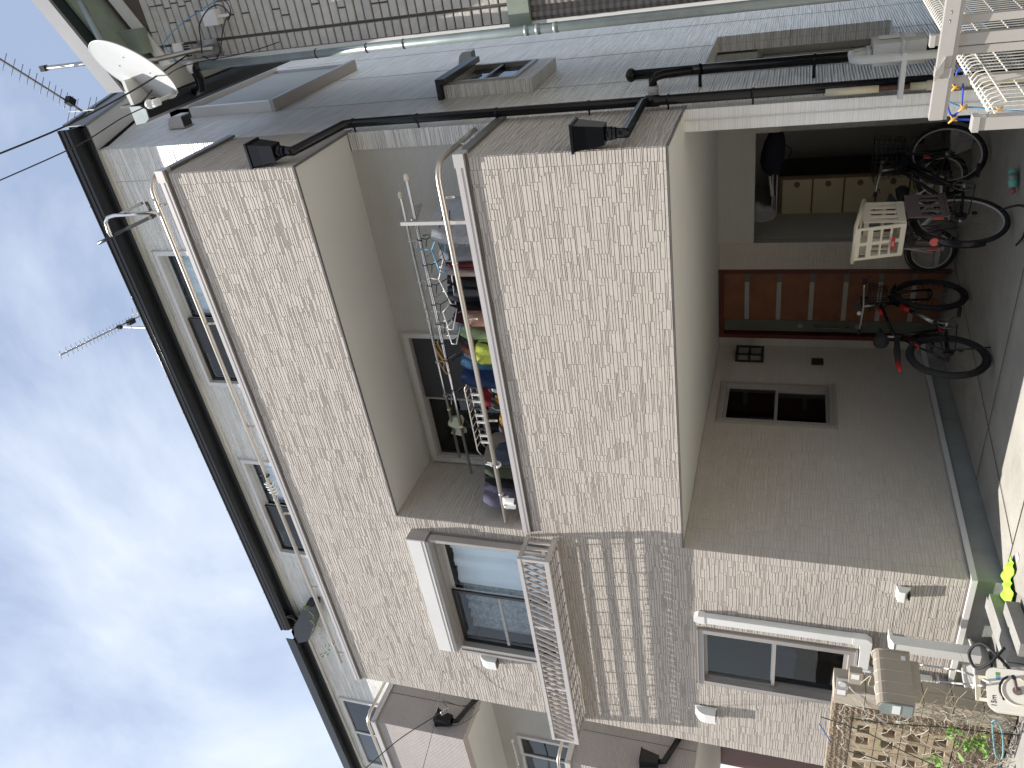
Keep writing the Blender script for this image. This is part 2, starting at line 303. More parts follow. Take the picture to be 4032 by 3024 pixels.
# ------------------------------------------------------------------ stone pattern bricks
def pack(u0,u1,v0,v1,holes,seams,seed,cu=.021,cv=.0112):
    r=random.Random(seed); us=[u0]+[s for s in seams if u0+.02<s<u1-.02]+[u1]; out=[]
    for si in range(len(us)-1):
        a,b=us[si],us[si+1]; nu=max(1,round((b-a)/cu)); nv=max(1,round((v1-v0)/cv)); du=(b-a)/nu; dv=(v1-v0)/nv
        occ=[bytearray(nu) for _ in range(nv)]
        for h in holes:
            for j in range(nv):
                z=v0+(j+.5)*dv
                if h[2]<z<h[3]:
                    for i in range(nu):
                        if h[0]<a+(i+.5)*du<h[1]: occ[j][i]=1
        for j in range(nv):
            row=occ[j]
            for i in range(nu):
                if row[i]: continue
                hh=r.choices((1,2,3),(3.4,6,2.1))[0]; ww=r.choices((5,6,7,8,9,10,12),(1,2,3,3,3,2,1))[0]
                if hh==1: ww+=2
                w_=0
                while w_<ww and i+w_<nu and not row[i+w_]: w_+=1
                h_=1
                while h_<hh and j+h_<nv and not any(occ[j+h_][i:i+w_]): h_+=1
                for k in range(h_):
                    for q in range(w_): occ[j+k][i+q]=1
                out.append((a+i*du,a+(i+w_)*du,v0+j*dv,v0+(j+h_)*dv,r.choice((.0044,.0050,.0056,.0062))))
    return out
BR=[]
def wall_bricks(plane,u0,u1,v0,v1,holes,seams,seed,k=1.):
    for (a,b,c,d,t) in pack(u0,u1,v0,v1,holes,seams,seed): BR.append((plane,a,b,c,d,t*k))
mg=.02
def hx(h,m): return (h[0]-m,h[1]+m,h[2]-m,h[3]+m)
wall_bricks('F',XL,XG,.25,Z4-.03,[hx(W1,.035),(W1[0]-.02,W1[1]+.05,W1[3]-.02,5.21),hx(W2,.03)],[-7.85,-5.195],1)
wall_bricks('F',XG,XR,Z3,Z4-.03,[],[-4.30,-1.62],2); wall_bricks('F',XG,XR,Z1,Z2-.03,[],[-4.31,-1.62],3)
wall_bricks('S',.0,.975,Z3,Z4-.03,[],[.09],4); wall_bricks('S',.0,.985,Z1,Z2-.03,[],[.09],5)
wall_bricks('G',.0,YB,Z2,Z3-.01,[],[.1],6,.6); wall_bricks('G',.0,YG,.25,Z1-.01,[hx(W6,.03)],[.1,1.5],7,.45)
wall_bricks('K',-4.10,-3.757,.25,Z1-.01,[],[],8,.45); wall_bricks('K',XG,-5.0,.25,Z1-.01,[],[],9,.45)
def brick_pts(b):
    pl,a,bb,c,d,t=b; e=.0012; a+=.0005; bb-=.0005; c+=e; d-=e; s=.0028
    if pl=='F': f=lambda u,v,o:(u,-o,v)
    elif pl=='K': f=lambda u,v,o:(u,YG-o,v)
    elif pl=='S': f=lambda u,v,o:(XR+o,u,v)
    else: f=lambda u,v,o:(XG+o,u,v)
    q=[f(a,c,0),f(bb,c,0),f(bb,d,0),f(a,d,0),f(a+s*.3,c+s*.5,t),f(bb-s*.3,c+s*.5,t),f(bb-s*.3,d-s*1.15,t),f(a+s*.3,d-s*1.15,t)]
    fs=[(4,5,6,7),(0,1,5,4),(1,2,6,5),(2,3,7,6),(3,0,4,7)]
    if pl=='G' : pass
    return q,fs
def camd(b):
    pl,a,bb,c,d,t=b
    p={'F':((a+bb)/2,0),'K':((a+bb)/2,YG),'S':(XR,(a+bb)/2),'G':(XG,(a+bb)/2)}[pl]
    q=Vector((p[0],p[1],(c+d)/2))-Vector(CAM); n=Vector((0,-1,0)) if pl in 'FK' else Vector((1,0,0))
    return (bb-a)*(d-c)*abs(q.normalized().dot(n))/q.length_squared*(.0 if q.z>5 else 1)
BR.sort(key=camd,reverse=True)
PM={}
for b in BR[:299]:
    key=(b[0],round(b[2]-b[1],3),round(b[4]-b[3],3),round(b[5],4)); pl,a,bb,c,d,t=b
    org={'F':(a,0,c),'K':(a,YG,c),'S':(XR,a,c),'G':(XG,a,c)}[pl]
    if key not in PM:
        q,fs=brick_pts(b); me=bpy.data.meshes.new('brick'); me.from_pydata([tuple(Vector(p)-Vector(org)) for p in q],[],fs); me.materials.append(MT['stone']); PM[key]=me
    o=bpy.data.objects.new('brick',PM[key]); COL.objects.link(o); o.parent=H; o.location=Vector(org)-Vector(H.location)
g=MB()
for b in BR[299:]: g.add(*brick_pts(b))
P('brick',g,'stone',kind='stuff')
# ------------------------------------------------------------------ parapet caps and rails
def cap(z,x0,x1,right=True,left=False):
    g=MB(); g.box((x0,-.03,z),(x1,.14,z+.018)); g.box((x0,-.034,z-.055),(x1,-.014,z+.002)); g.box((x0,-.038,z-.026),(x1,-.034,z-.006))
    P('parapet_cap',g,'cap'); 
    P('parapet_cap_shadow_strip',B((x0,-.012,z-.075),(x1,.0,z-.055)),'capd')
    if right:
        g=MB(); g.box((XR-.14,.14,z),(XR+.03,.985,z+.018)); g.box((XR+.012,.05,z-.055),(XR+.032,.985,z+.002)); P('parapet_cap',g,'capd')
        P('cap_corner_piece',B((XR-.06,-.042,z-.058),(XR+.038,.06,z+.022)),'cap')
cap(Z4,XL-.02,XR+.03); cap(Z2,XG,XR+.03)
def rail(z,x0,y,posts):
    r=.021; g=MB(); xr=XR-.045
    pts=[(x0,y,z),(xr-.14,y,z)]+[(xr-.14+.14*math.sin(t),y+.14-.14*math.cos(t),z) for t in (.3,.65,1.0,1.3)]+[(xr,y+.2,z),(xr,.88,z)]
    R=P('handrail',g.tube(pts,r,12),'alum')
    for x in posts: obj('rail_post',T([(x,y,z),(x,y+.01,z-.1)],.012,8),'alum',R)
    obj('rail_post',T([(xr,.5,z),(xr,.5,z-.1)],.012,8),'alum',R)
    [obj('rail_collar',MB().disc((x0+q,y,z),(1,0,0),.0235,.02,12),'cap',R) for q in (.35,2.7)]
yr=.035
rail(W(583,709,'y',yr)[2],W(1357,2610,'y',yr)[0],yr,[W(q[0],q[1],'y',yr)[0] for q in ((644,807),(829,1275),(992,1681),(1127,2023),(1241,2313),(1342,2571))])
rail(W(1718,665,'y',yr)[2],W(1996,2054,'y',yr)[0],yr,[W(q[0],q[1],'y',yr)[0] for q in ((1776,777),(1868,1257),(1945,1658),(2012,2003))])
# ------------------------------------------------------------------ windows
def window(u0,u1,v0,v1,fn,split='v',fm='framel',fw=.04,proud=.02,curt=None,glass='glass',deep=.10,pm=None):
    """fn(u,v,o) maps wall coords (o outward) to world"""
    def bx(a,b,c,d,o0,o1,m=None):
        p=[fn(a,c,o0),fn(b,c,o0),fn(b,d,o0),fn(a,d,o0),fn(a,c,o1),fn(b,c,o1),fn(b,d,o1),fn(a,d,o1)]
        return (m or MB()).hexa(p)
    g=MB()
    for q in ((u0,u1,v0,v0+fw),(u0,u1,v1-fw,v1),(u0,u0+fw,v0+fw,v1-fw),(u1-fw,u1,v0+fw,v1-fw)): bx(*q,-deep,proud,g)
    bx(u0-.012,u1+.012,v0-.02,v0,-.01,proud+.02,g); bx(u0-.008,u1+.008,v1,v1+.012,-.01,proud+.012,g)
    Wn=P('window',g,fm)
    um=(u0+u1)/2; vm=(v0+v1)/2; sw=.03
    if split=='v': halves=[(u0+fw,um+.02,v0+fw,v1-fw,-.035),(um-.02,u1-fw,v0+fw,v1-fw,-.065)]
    elif split=='h': halves=[(u0+fw,u1-fw,v0+fw,vm+.02,-.065),(u0+fw,u1-fw,vm-.02,v1-fw,-.035)]
    else: halves=[(u0+fw,u1-fw,v0+fw,v1-fw,-.04)]
    for i,(a,b,c,d,o) in enumerate(halves):
        g=MB()
        for q in ((a,b,c,c+sw),(a,b,d-sw,d),(a,a+sw,c+sw,d-sw),(b-sw,b,c+sw,d-sw)): bx(*q,o-.012,o+.012,g)
        obj('sash',g,fm if not pm else pm[i],Wn)
        obj('pane',bx(a+sw,b-sw,c+sw,d-sw,o-.003,o+.001),glass if isinstance(glass,str) else glass[i],Wn)
        if curt and curt[i]:
            m,n,dp=curt[i]
            w0,w1=a+sw,b-sw
            def cf(s,t,w0=w0,w1=w1,c=c,d=d,n=n,dp=dp):
                return fn(w0+(w1-w0)*s,c+(d-c-.05)*t,-dp+.02*math.sin(s*n*6.28)+.006*math.sin(s*n*17+t*3))
            obj('curtain',MB().grid(cf,48,3,.002),m,Wn)
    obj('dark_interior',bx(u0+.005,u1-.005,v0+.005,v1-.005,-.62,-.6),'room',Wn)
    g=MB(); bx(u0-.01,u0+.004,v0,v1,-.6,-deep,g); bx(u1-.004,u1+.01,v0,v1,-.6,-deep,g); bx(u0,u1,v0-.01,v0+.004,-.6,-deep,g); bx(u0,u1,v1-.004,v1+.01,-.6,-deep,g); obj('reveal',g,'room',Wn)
    return Wn
fF=lambda u,v,o:(u,-o,v); fB=lambda u,v,o:(u,YB-o,v); fG=lambda u,v,o:(XG+o,u,v); fS=lambda u,v,o:(XR+o,u,v)
window(*W1,fF,'v','frame',.055,.045,[('lace',5,.22),('curtain',3,.16)],pm=['frameb','framel'])
window(*W2,fF,'h','frame',.05,.03,[('room',5,.4),None],glass='glass')
window(*TW1,fB,'v','framel',.05,.03,[None,('curtain',3,.18)],pm=['frameb','framel'])
window(*TW2,fB,'v','framel',.05,.03,[None,('curtain',3,.18)],pm=['frameb','framel'])
window(*BW,fB,'v','framel',.05,.03,[None,None],glass=['glassd','glassd'],pm=['frame','framel'])
window(*W6,fG,'h','frame',.045,.02,[None,None],glass='glassd')
# bars and lines on the left window: mid cross rail
P('window_screen_rail',B((W1[0]+.06,.028,4.40),((W1[0]+W1[1])/2-.02,.045,4.43)),'frame')
for tw in (TW1,TW2): P('insect_screen',B((tw[0]+.4,YB+.03,6.2),((tw[0]+tw[1])/2,YB+.033,7.86)),'screen')
P('insect_screen',B((BW[1]-.78,YB+.02,3.35),(BW[1]-.06,YB+.024,5.2)),'screen')
# shutter box over left window
g=MB(); g.box((-6.94,-.15,5.0),(-5.27,-.001,5.19)); P('shutter_box',g,'white_trim'); g=MB(); g.box((-6.96,-.14,4.965),(-5.28,-.045,4.999)); g.box((-6.94,-.154,5.03),(-5.27,-.15,5.036)); P('shutter_slot',g,'frame')
P('shutter_guide',B((-5.30,-.12,3.80),(-5.262,-.046,4.965)),'frame'); P('shutter_guide',B((-7.035,-.06,3.80),(-7.0,-.0,4.965)),'frame')
P('shutter_box_end',B((-5.27,-.154,4.99),(-5.255,.0,5.195)),'frame')
# ------------------------------------------------------------------ flower rack
FR=(-7.935,-5.145,-.335,3.645,3.95)
Rk=P('window_rack',MB().box((FR[0],FR[2],FR[4]-.035),(FR[1],FR[2]+.035,FR[4])).box((FR[0],FR[2],FR[3]),(FR[1],FR[2]+.035,FR[3]+.045)).box((FR[1]-.035,FR[2]+.035,FR[4]-.035),(FR[1],-.015,FR[4])).box((FR[0],FR[2]+.035,FR[4]-.035),(FR[0]+.035,-.015,FR[4])).box((FR[1]-.035,FR[2]+.035,FR[3]),(FR[1],-.015,FR[3]+.045)).box((FR[0],FR[2]+.035,FR[3]),(FR[0]+.035,-.015,FR[3]+.045)).box((FR[0]+.036,-.05,FR[3]),(FR[1]-.036,-.015,FR[3]+.03)),'cap')
for x in (FR[0]+.003,-7.03,-6.09,FR[1]-.033):
    obj('upright',B((x,FR[2]+.004,FR[3]+.045),(x+.03,FR[2]+.032,FR[4]-.035)),'cap',Rk)
n=33
for i in range(n):
    xa=FR[0]+.05+(FR[1]-FR[0]-.1)*i/n; st=(FR[1]-FR[0]-.1)/n
    for y_,(xa_,xb_),mt in ((FR[2]+.004,(xa,xa+st*1.25),'cap'),(FR[2]+.031,(xa+st*1.25,xa),'frame')):
        obj('lattice_bar',MB().prism([(xa_-.0045,y_,FR[3]+.045),(xa_+.0045,y_,FR[3]+.045),(xb_+.0045,y_,FR[4]-.036),(xb_-.0045,y_,FR[4]-.036)],(0,.025,0)),mt,Rk)
for i in range(15):
    x=FR[0]+.1+(FR[1]-FR[0]-.2)*i/14; obj('floor_bar',B((x-.006,FR[2]+.036,FR[3]+.004),(x+.006,-.051,FR[3]+.012)),'frame',Rk)
for i in range(4):
    y=FR[2]+.075+i*.058; obj('floor_slat',B((FR[0]+.036,y,FR[3]+.013),(FR[1]-.036,y+.024,FR[3]+.021)),'frame',Rk)
for y in (-.26,-.18,-.10):
    for x in (FR[1]-.03,FR[0]+.008): obj('end_bar',B((x,y,FR[3]+.046),(x+.02,y+.022,FR[4]-.036)),'cap',Rk)
# ------------------------------------------------------------------ vent hoods, sensor, duct cover
def hood(name,c,w,h,d,mat,dirv,side):
    """quarter-round cowl on a wall: c centre on wall, dirv outward, side along wall"""
    c=Vector(c); dv=Vector(dirv); sv=Vector(side); up=Vector((0,0,1)); g=MB()
    prof=[(0,h/2)]+[(d*math.sin(t),h/2-.55*h*(1-math.cos(t))) for t in (.35,.7,1.05,1.4)]+[(d,-h/2),(0,-h/2)]
    g.prism([c-sv*w/2+dv*a+up*b for a,b in prof],sv*w)
    o=P(name,g,mat); obj('base_plate',MB().prism([c-sv*w*.62+dv*.006-up*h*.56,c+sv*w*.62+dv*.006-up*h*.56,c+sv*w*.62+dv*.006+up*h*.56,c-sv*w*.62+dv*.006+up*h*.56],dv*.004),mat,o)
    obj('vent_louvre',MB().prism([c-sv*w*.42+dv*.01-up*h*.515,c+sv*w*.42+dv*.01-up*h*.515,c+sv*w*.42+dv*d*.9-up*h*.515,c-sv*w*.42+dv*d*.9-up*h*.515],-up*.004),'frameb',o)
    return o
X,Y_=(1,0,0),(0,-1,0)
p=W(2785,2800,'y',0); hood('vent_hood',(p[0]+.02,-.012,2.31),.135,.20,.095,'whitep',Y_,X)
p=W(1985,2562,'y',0); hood('vent_hood',(-7.13,-.012,4.66),.13,.20,.095,'whitep',Y_,X)
p=W(720,500,'x',XR); hood('vent_hood',(XR+.005,p[1],p[2]+.02),.14,.19,.12,'cap',(1,0,0),(0,1,0))
p=W(1835,250,'x',XR); hood('vent_hood',(XR+.005,p[1]+.05,p[2]),.13,.16,.12,'grayp',(1,0,0),(0,1,0))
g=MB().prism([(-5.37,-.012,.75),(-5.37,-.08,.735),(-5.37,-.085,.69),(-5.37,-.04,.655),(-5.37,-.012,.64)],(.115,0,0)); o=P('socket_cover',g,'whitep'); obj('socket',B((-5.35,-.07,.648),(-5.275,-.02,.66)),'frameb',o)
dy=(-.075,-.012)
g=MB(); g.box((-5.975,dy[0],1.02),(-5.895,dy[1],2.30)); o=P('duct_cover',g,'whitep')
obj('duct_elbow',MB().prism([(-5.98,dy[0]-.006,2.30),(-5.885,dy[0]-.006,2.30),(-5.885,dy[0]-.006,2.36),(-5.91,dy[0]-.006,2.40),(-5.96,dy[0]-.006,2.40),(-5.98,dy[0]-.006,2.36)],(0,.07,0)),'whitep',o)
obj('duct_elbow',MB().prism([(-5.985,dy[0]-.004,1.03),(-5.89,dy[0]-.004,1.03),(-5.89,dy[0]-.004,.92),(-5.93,dy[0]-.004,.875),(-6.06,dy[0]-.004,.875),(-6.06,dy[0]-.004,.965),(-5.985,dy[0]-.004,.97)],(0,.068,0)),'whitep',o)
obj('duct_run',B((-6.30,dy[0],.88),(-6.06,dy[1],.96)),'whitep',o); obj('duct_run',B((-6.39,dy[0],.36),(-6.31,dy[1],.90)),'whitep',o)
obj('duct_elbow',MB().prism([(-6.395,dy[0]-.004,.97),(-6.29,dy[0]-.004,.97),(-6.29,dy[0]-.004,.86),(-6.395,dy[0]-.004,.83)],(0,.068,0)),'whitep',o)
# ------------------------------------------------------------------ front door, lamp, intercom
DY=YG+.03; D=P('front_door',B((-4.91,DY,.10),(-4.135,DY+.05,2.42)),'wood')
g=MB(); g.box((-4.995,YG-.015,.05),(-4.945,YG+.10,2.49)); g.box((-4.135,YG-.015,.05),(-4.085,YG+.10,2.49)); g.box((-4.945,YG-.015,2.43),(-4.135,YG+.10,2.485)); obj('door_frame',g,'woodf',D)
obj('door_strip',B((-4.91,DY-.008,.10),(-4.76,DY,2.42)),'doorg',D)
for z in (2.14,1.78,1.42,1.06,.70,.36):
    obj('door_inlay',B((-4.755,DY-.005,z),(-4.26,DY,z+.05)),'doorl' if z>1.7 else 'frame',D); obj('door_inlay',B((-4.257,DY-.005,z),(-4.14,DY,z+.05)),'doorg',D)
for i,z in enumerate((2.17,1.81,1.45,1.09,.73,.39)):
    obj('door_panel',B((-4.757,DY-.003,z+.035),(-4.142,DY-.001,z+.285)),'wood',D)
obj('door_handle',MB().tube([(-4.83,DY-.012,1.38),(-4.83,DY-.06,1.34),(-4.83,DY-.065,1.2),(-4.83,DY-.06,1.06),(-4.83,DY-.012,1.02)],.013,8).box((-4.85,DY-.014,1.36),(-4.81,DY-.008,1.44)).box((-4.85,DY-.014,.98),(-4.81,DY-.008,1.04)),'doorg',D)
for z in (1.55,.92): obj('lock',MB().disc((-4.83,DY-.014,z),(0,1,0),.03,.012,14),'chain',D)
lp=W(2952,1411,'x',XG); o=P('porch_lamp',MB().box((XG+.01,lp[1]-.10,lp[2]-.16),(XG+.02,lp[1]+.10,lp[2]+.16)).box((XG+.02,lp[1]-.10,lp[2]+.13),(XG+.12,lp[1]+.10,lp[2]+.16)).box((XG+.02,lp[1]-.10,lp[2]-.16),(XG+.12,lp[1]+.10,lp[2]-.13)).box((XG+.02,lp[1]-.10,lp[2]-.012),(XG+.12,lp[1]+.10,lp[2]+.012)).box((XG+.1,lp[1]-.1,lp[2]-.13),(XG+.12,lp[1]-.08,lp[2]+.13)).box((XG+.1,lp[1]+.08,lp[2]-.13),(XG+.12,lp[1]+.1,lp[2]+.13)),'frameb')
obj('lamp_glass',B((XG+.022,lp[1]-.075,lp[2]+.014),(XG+.10,lp[1]+.075,lp[2]+.128)),'lampg',o); obj('lamp_glass',B((XG+.022,lp[1]-.075,lp[2]-.128),(XG+.10,lp[1]+.075,lp[2]-.014)),'lampg',o)
ip=W(3218,1430,'x',XG); P('intercom',B((XG+.008,ip[1]-.055,ip[2]-.065),(XG+.035,ip[1]+.055,ip[2]+.065)),'frameb')
# ------------------------------------------------------------------ roof
def roofz(y): return 8.10+.49*(y-YB)
RX0,RX1=-8.27,-1.27
g=MB(); yr_=4.35
g.prism([(RX0,.80,8.22),(RX0,yr_,roofz(yr_)+.16),(RX0,7.2,roofz(yr_)+.16-.49*2.85),(RX0,7.2,roofz(yr_)+.10-.49*2.85),(RX0,yr_,roofz(yr_)+.10),(RX0,.80,8.16)],(RX1-RX0,0,0)); P('roof',g,'blackm')
g=MB(); g.prism([(RX0+.01,YB+.0,8.10),(RX0+.01,.83,8.05),(RX0+.01,.83,8.16),(RX0+.01,YB+.0,8.19)],(RX1-RX0-.02,0,0)); P('eave_soffit',g,'white_trim')
P('eave_molding',B((XL-.3,YB-.03,8.03),(XR,YB-.001,8.098)),'soffit')
P('fascia',B((RX0,.80,8.05),(RX1,.829,8.24)),'blackm')
g=MB(); g.prism([(RX0,.80,8.11),(RX0,.72,8.11),(RX0,.69,8.15),(RX0,.68,8.25),(RX0,.70,8.25),(RX0,.705,8.16),(RX0,.73,8.13),(RX0,.80,8.13)],(RX1-RX0,0,0)); G_=P('gutter',g,'blackm')
obj('gutter_lip',MB().tube([(RX0,.68,8.25),(RX1,.68,8.25)],.012,8).tube([(RX0,.683,8.19),(RX1,.683,8.19)],.006,6),'black',G_)
for i in range(14): obj('gutter_clip',B((RX0+.25+i*.5,.674,8.24),(RX0+.265+i*.5,.70,8.268)),'black',G_)
# gable (right) verge: soffit + fascia
g=MB()
for (ya,yb) in ((YB,yr_),):
    g.prism([(XR,ya,roofz(ya)),(XR,yb,roofz(yb)),(XR,yb,roofz(yb)+.08),(XR,ya,roofz(ya)+.08)],(RX1-XR-.02,0,0))
g.prism([(XR,.83,8.05),(XR,YB,8.10),(XR,YB,8.18),(XR,.83,8.16)],(RX1-XR-.02,0,0))
P('verge_soffit',g,'white_trim')
g=MB(); g.prism([(RX1-.02,.80,8.05),(RX1-.02,yr_,roofz(yr_)-.03),(RX1-.02,yr_,roofz(yr_)+.17),(RX1-.02,.80,8.24)],(.03,0,0)); g.prism([(RX1-.02,yr_,roofz(yr_)-.03),(RX1-.02,7.2,roofz(yr_)-.03-.49*2.85),(RX1-.02,7.2,roofz(yr_)+.17-.49*2.85),(RX1-.02,yr_,roofz(yr_)+.17)],(.03,0,0)); P('verge_board',g,'fasc')
g=MB().prism([(RX1+.01,.78,8.23),(RX1+.01,yr_,roofz(yr_)+.15),(RX1+.01,yr_,roofz(yr_)+.2),(RX1+.01,.78,8.28)],(.02,0,0)); P('verge_trim',g,'black')
P('roof_end_box',MB().prism([W(a,b,'y',.70) for a,b in ((1195,2392),(1236,2390),(1232,2468),(1213,2524),(1160,2536),(1158,2470))],(0,.18,0)),'black')
P('gutter_outlet',T([(RX0+.25,.74,8.13),(RX0+.24,.76,8.05),(RX0+.12,.80,8.0),(RX0-.0,.85,7.9)],.03,10),'black')
# side: shutter window and bay window
g=MB(); g.box((XR+.001,SW[0],SW[2]),(XR+.10,SW[1],SW[2]+.06)); g.box((XR+.001,SW[0],SW[2]+.06),(XR+.10,SW[0]+.07,8.05)); g.box((XR+.001,SW[1]-.07,SW[2]+.06),(XR+.10,SW[1],8.05)); g.box((XR+.001,SW[0],7.78),(XR+.13,SW[1],8.05)); ShW=P('shutter_window',g,'framel')
for i in range(20): 
    z=SW[2]+.065+i*.048; obj('shutter_slat',MB().prism([(XR+.045,SW[0]+.07,z),(XR+.070,SW[0]+.07,z+.010),(XR+.076,SW[0]+.07,z+.022),(XR+.070,SW[0]+.07,z+.034),(XR+.045,SW[0]+.07,z+.044)],(0,SW[1]-SW[0]-.14,0)),'shut',ShW)
obj('shutter_sill',MB().box((XR+.001,SW[0]-.03,SW[2]-.05),(XR+.12,SW[1]+.03,SW[2]-.002)),'frame',ShW)
bx0,bx1=XR+.001,XR+.115; BA,BZ_=1.87,2.72
g=MB(); g.box((bx0,BA,3.94),(bx1,BZ_,4.10)); BY=P('bay_window',g,'white_sid')
obj('bay_side',B((bx0,BA,4.10),(bx1,BA+.06,4.80)),'white_sid',BY); obj('bay_side',B((bx0,BZ_-.06,4.10),(bx1,BZ_,4.80)),'white_sid',BY)
obj('bay_roof',MB().box((bx0,BA-.06,4.805),(bx1+.07,BZ_+.06,4.845)).box((bx1+.02,BA-.06,4.75),(bx1+.07,BZ_+.06,4.805)),'blackm',BY)
g=MB(); a_,b_=BA+.06,BZ_-.06; g.box((bx1-.05,a_,4.10),(bx1+.015,b_,4.15)); g.box((bx1-.05,a_,4.74),(bx1+.015,b_,4.80)); g.box((bx1-.05,a_,4.15),(bx1+.015,a_+.045,4.74)); g.box((bx1-.05,b_-.045,4.15),(bx1+.015,b_,4.74)); obj('bay_frame',g,'frame',BY)
obj('bay_sash',B((bx1-.02,a_+.05,4.43),(bx1+.005,b_-.05,4.46)),'frameb',BY)
obj('pane',B((bx1-.03,a_+.045,4.15),(bx1-.026,b_-.045,4.74)),'glassd',BY); obj('dark_interior',B((bx0,a_,4.12),(bx0+.02,b_,4.78)),'room',BY)
# ------------------------------------------------------------------ black downpipes on the side wall
XP=XR+.075
def hopper(cx,cy,zt,name='rain_hopper'):
    g=MB(); h=.20; a,b=.085,.06
    g.hexa([(cx-b,cy-b,zt-h),(cx+b,cy-b,zt-h),(cx+b,cy+b,zt-h),(cx-b,cy+b,zt-h),(cx-a,cy-a,zt),(cx+a,cy-a,zt),(cx+a,cy+a,zt),(cx-a,cy+a,zt)])
    g.box((cx-a-.012,cy-a-.012,zt),(cx+a+.012,cy+a+.012,zt+.018)); g.disc((cx,cy,zt-h-.02),(0,0,1),.045,.05,14); g.disc((cx,cy,zt-h-.055),(0,0,1),.040,.03,14)
    return P(name,g,'black')
q1=W(1045,600,'x',XP+.03); q2=W(2320,530,'x',XP+.03)
t0=W(1385,490,'x',XP); b0=W(3675,309,'x',XP); yv=(t0[1]+b0[1])/2
e1=W(1365,492,'x',XP)
hopper(XP+.03,q1[1],q1[2]+.09); hopper(XP+.03,q2[1],q2[2]+.09)
g=MB().tube([(XP+.03,q1[1],q1[2]-.18),(XP+.02,q1[1]+.02,q1[2]-.23),(XP,yv-.03,e1[2]+.04),(XP,yv,e1[2]-.03),(XP,yv,.1)],.036,12); DP=P('downpipe',g,'black')
for z in (5.25,4.65,3.95,3.2,2.6,2.0): obj('pipe_clip',MB().disc((XP,yv,z),(0,0,1),.041,.016,12).box((XR,yv-.006,z-.006),(XP,yv+.006,z+.006)),'black',DP)
j=W(2560,398,'x',XP); obj('branch_pipe',MB().tube([(XP+.03,q2[1],q2[2]-.17),(XP+.02,q2[1]+.02,q2[2]-.24),(XP,yv-.05,j[2]+.05),(XP,yv,j[2])],.034,12).disc((XP,yv,j[2]-.02),(0,0,1),.044,.10,12),'black',DP)
XV=XR+.13; a=W(2490,290,'x',XV); b=W(3390,225,'x',XV)
y2=(a[1]+b[1])/2; zt=a[2]
VP=P('vent_stack',MB().tube([(XV,y2,.1),(XV,y2,zt-.03)],.04,12).sphere((XV,y2,zt),(.055,.055,.045),14,8),'black')
e=W(2575,335,'x',XV-.1)
ew=W(2572,352,'x',XR+.03); ej=W(2700,292,'x',XV)
obj('elbow',MB().tube([(XR+.02,ew[1],ew[2]),(XV-.03,ew[1],ew[2]),(XV-.005,ew[1]+.01,ew[2]-.03),(XV,ew[1]+.05,ew[2]-.08),(XV,y2-.03,ej[2]+.03),(XV,y2,ej[2]-.06)],.034,12),'black',VP); obj('wall_sleeve',MB().disc((XR+.03,ew[1],ew[2]),(1,0,0),.042,.06,14),'grayp',VP)
for z in (zt-.55,zt-1.4): obj('bracket',MB().disc((XV,y2,z),(0,0,1),.047,.02,12).box((XR,y2-.02,z-.012),(XV,y2+.02,z+.012)),'black',VP)
# gas meter
mx0=XR+.26; c=W(3535,195,'x',mx0); my,mz=c[1],c[2]
GM=thing('gas_meter','pale grey gas meter with looped pipes beside the black pipes on the side wall','gas meter',(mx0,my,mz-.2))
g=MB(); g.box((mx0-.07,my-.13,mz-.02),(mx0+.07,my+.13,mz+.16)); obj('case',g,'grayp',GM)
obj('case_lower',MB().prism([(mx0-.075,my-.13,mz-.02),(mx0-.075,my-.11,mz-.16),(mx0-.075,my+.11,mz-.16),(mx0-.075,my+.13,mz-.02)],(.15,0,0)),'grayp',GM)
obj('flange',MB().box((mx0-.085,my-.14,mz-.03),(mx0+.085,my+.14,mz-.01)),'grayp',GM)
for s in (-.07,.03):
    obj('inlet_pipe',MB().tube([(mx0,my+s,mz+.15),(mx0,my+s,mz+.24),(mx0,my+s-.04,mz+.29),(mx0,my-.17+s*.4,mz+.29),(mx0,my-.22+s*.4,mz+.24),(mx0,my-.22+s*.4,mz-.32)],.024,10).disc((mx0,my+s,mz+.18),(0,0,1),.034,.03,8),'grayp',GM)
obj('label_card',MB().box((mx0+.075,my+.0,mz-.1),(mx0+.078,my+.11,mz+.12)),'whitep',GM)
for z in (-.02,-.25): obj('bracket',B((XR,my-.27,mz+z-.015),(mx0+.03,my-.18,mz+z+.015)),'grayp',GM)
# yellowed pipe cover, broken
px=XR+.06; 
PC=thing('pipe_cover','yellowed plastic pipe cover with a broken gap showing rusty pipe beside the white pillar','pipe',(px,1.02,.2))
pa=W(3250,365,'x',px); pb=W(3460,350,'x',px); pc=W(3580,335,'x',px); yy=pa[1]
obj('rusty_pipe',T([(px,yy,pa[2]-.02),(px,yy,.02)],.015,8),'rust',PC)
obj('sleeve',T([(px,yy,pa[2]),(px,yy,pb[2])],.024,10),'pvc',PC); obj('sleeve',T([(px,yy,pc[2]),(px,yy,.06)],.024,10),'pvc',PC); obj('coupling',MB().disc((px,yy,pc[2]-.13),(0,0,1),.032,.06,12),'pvc',PC)
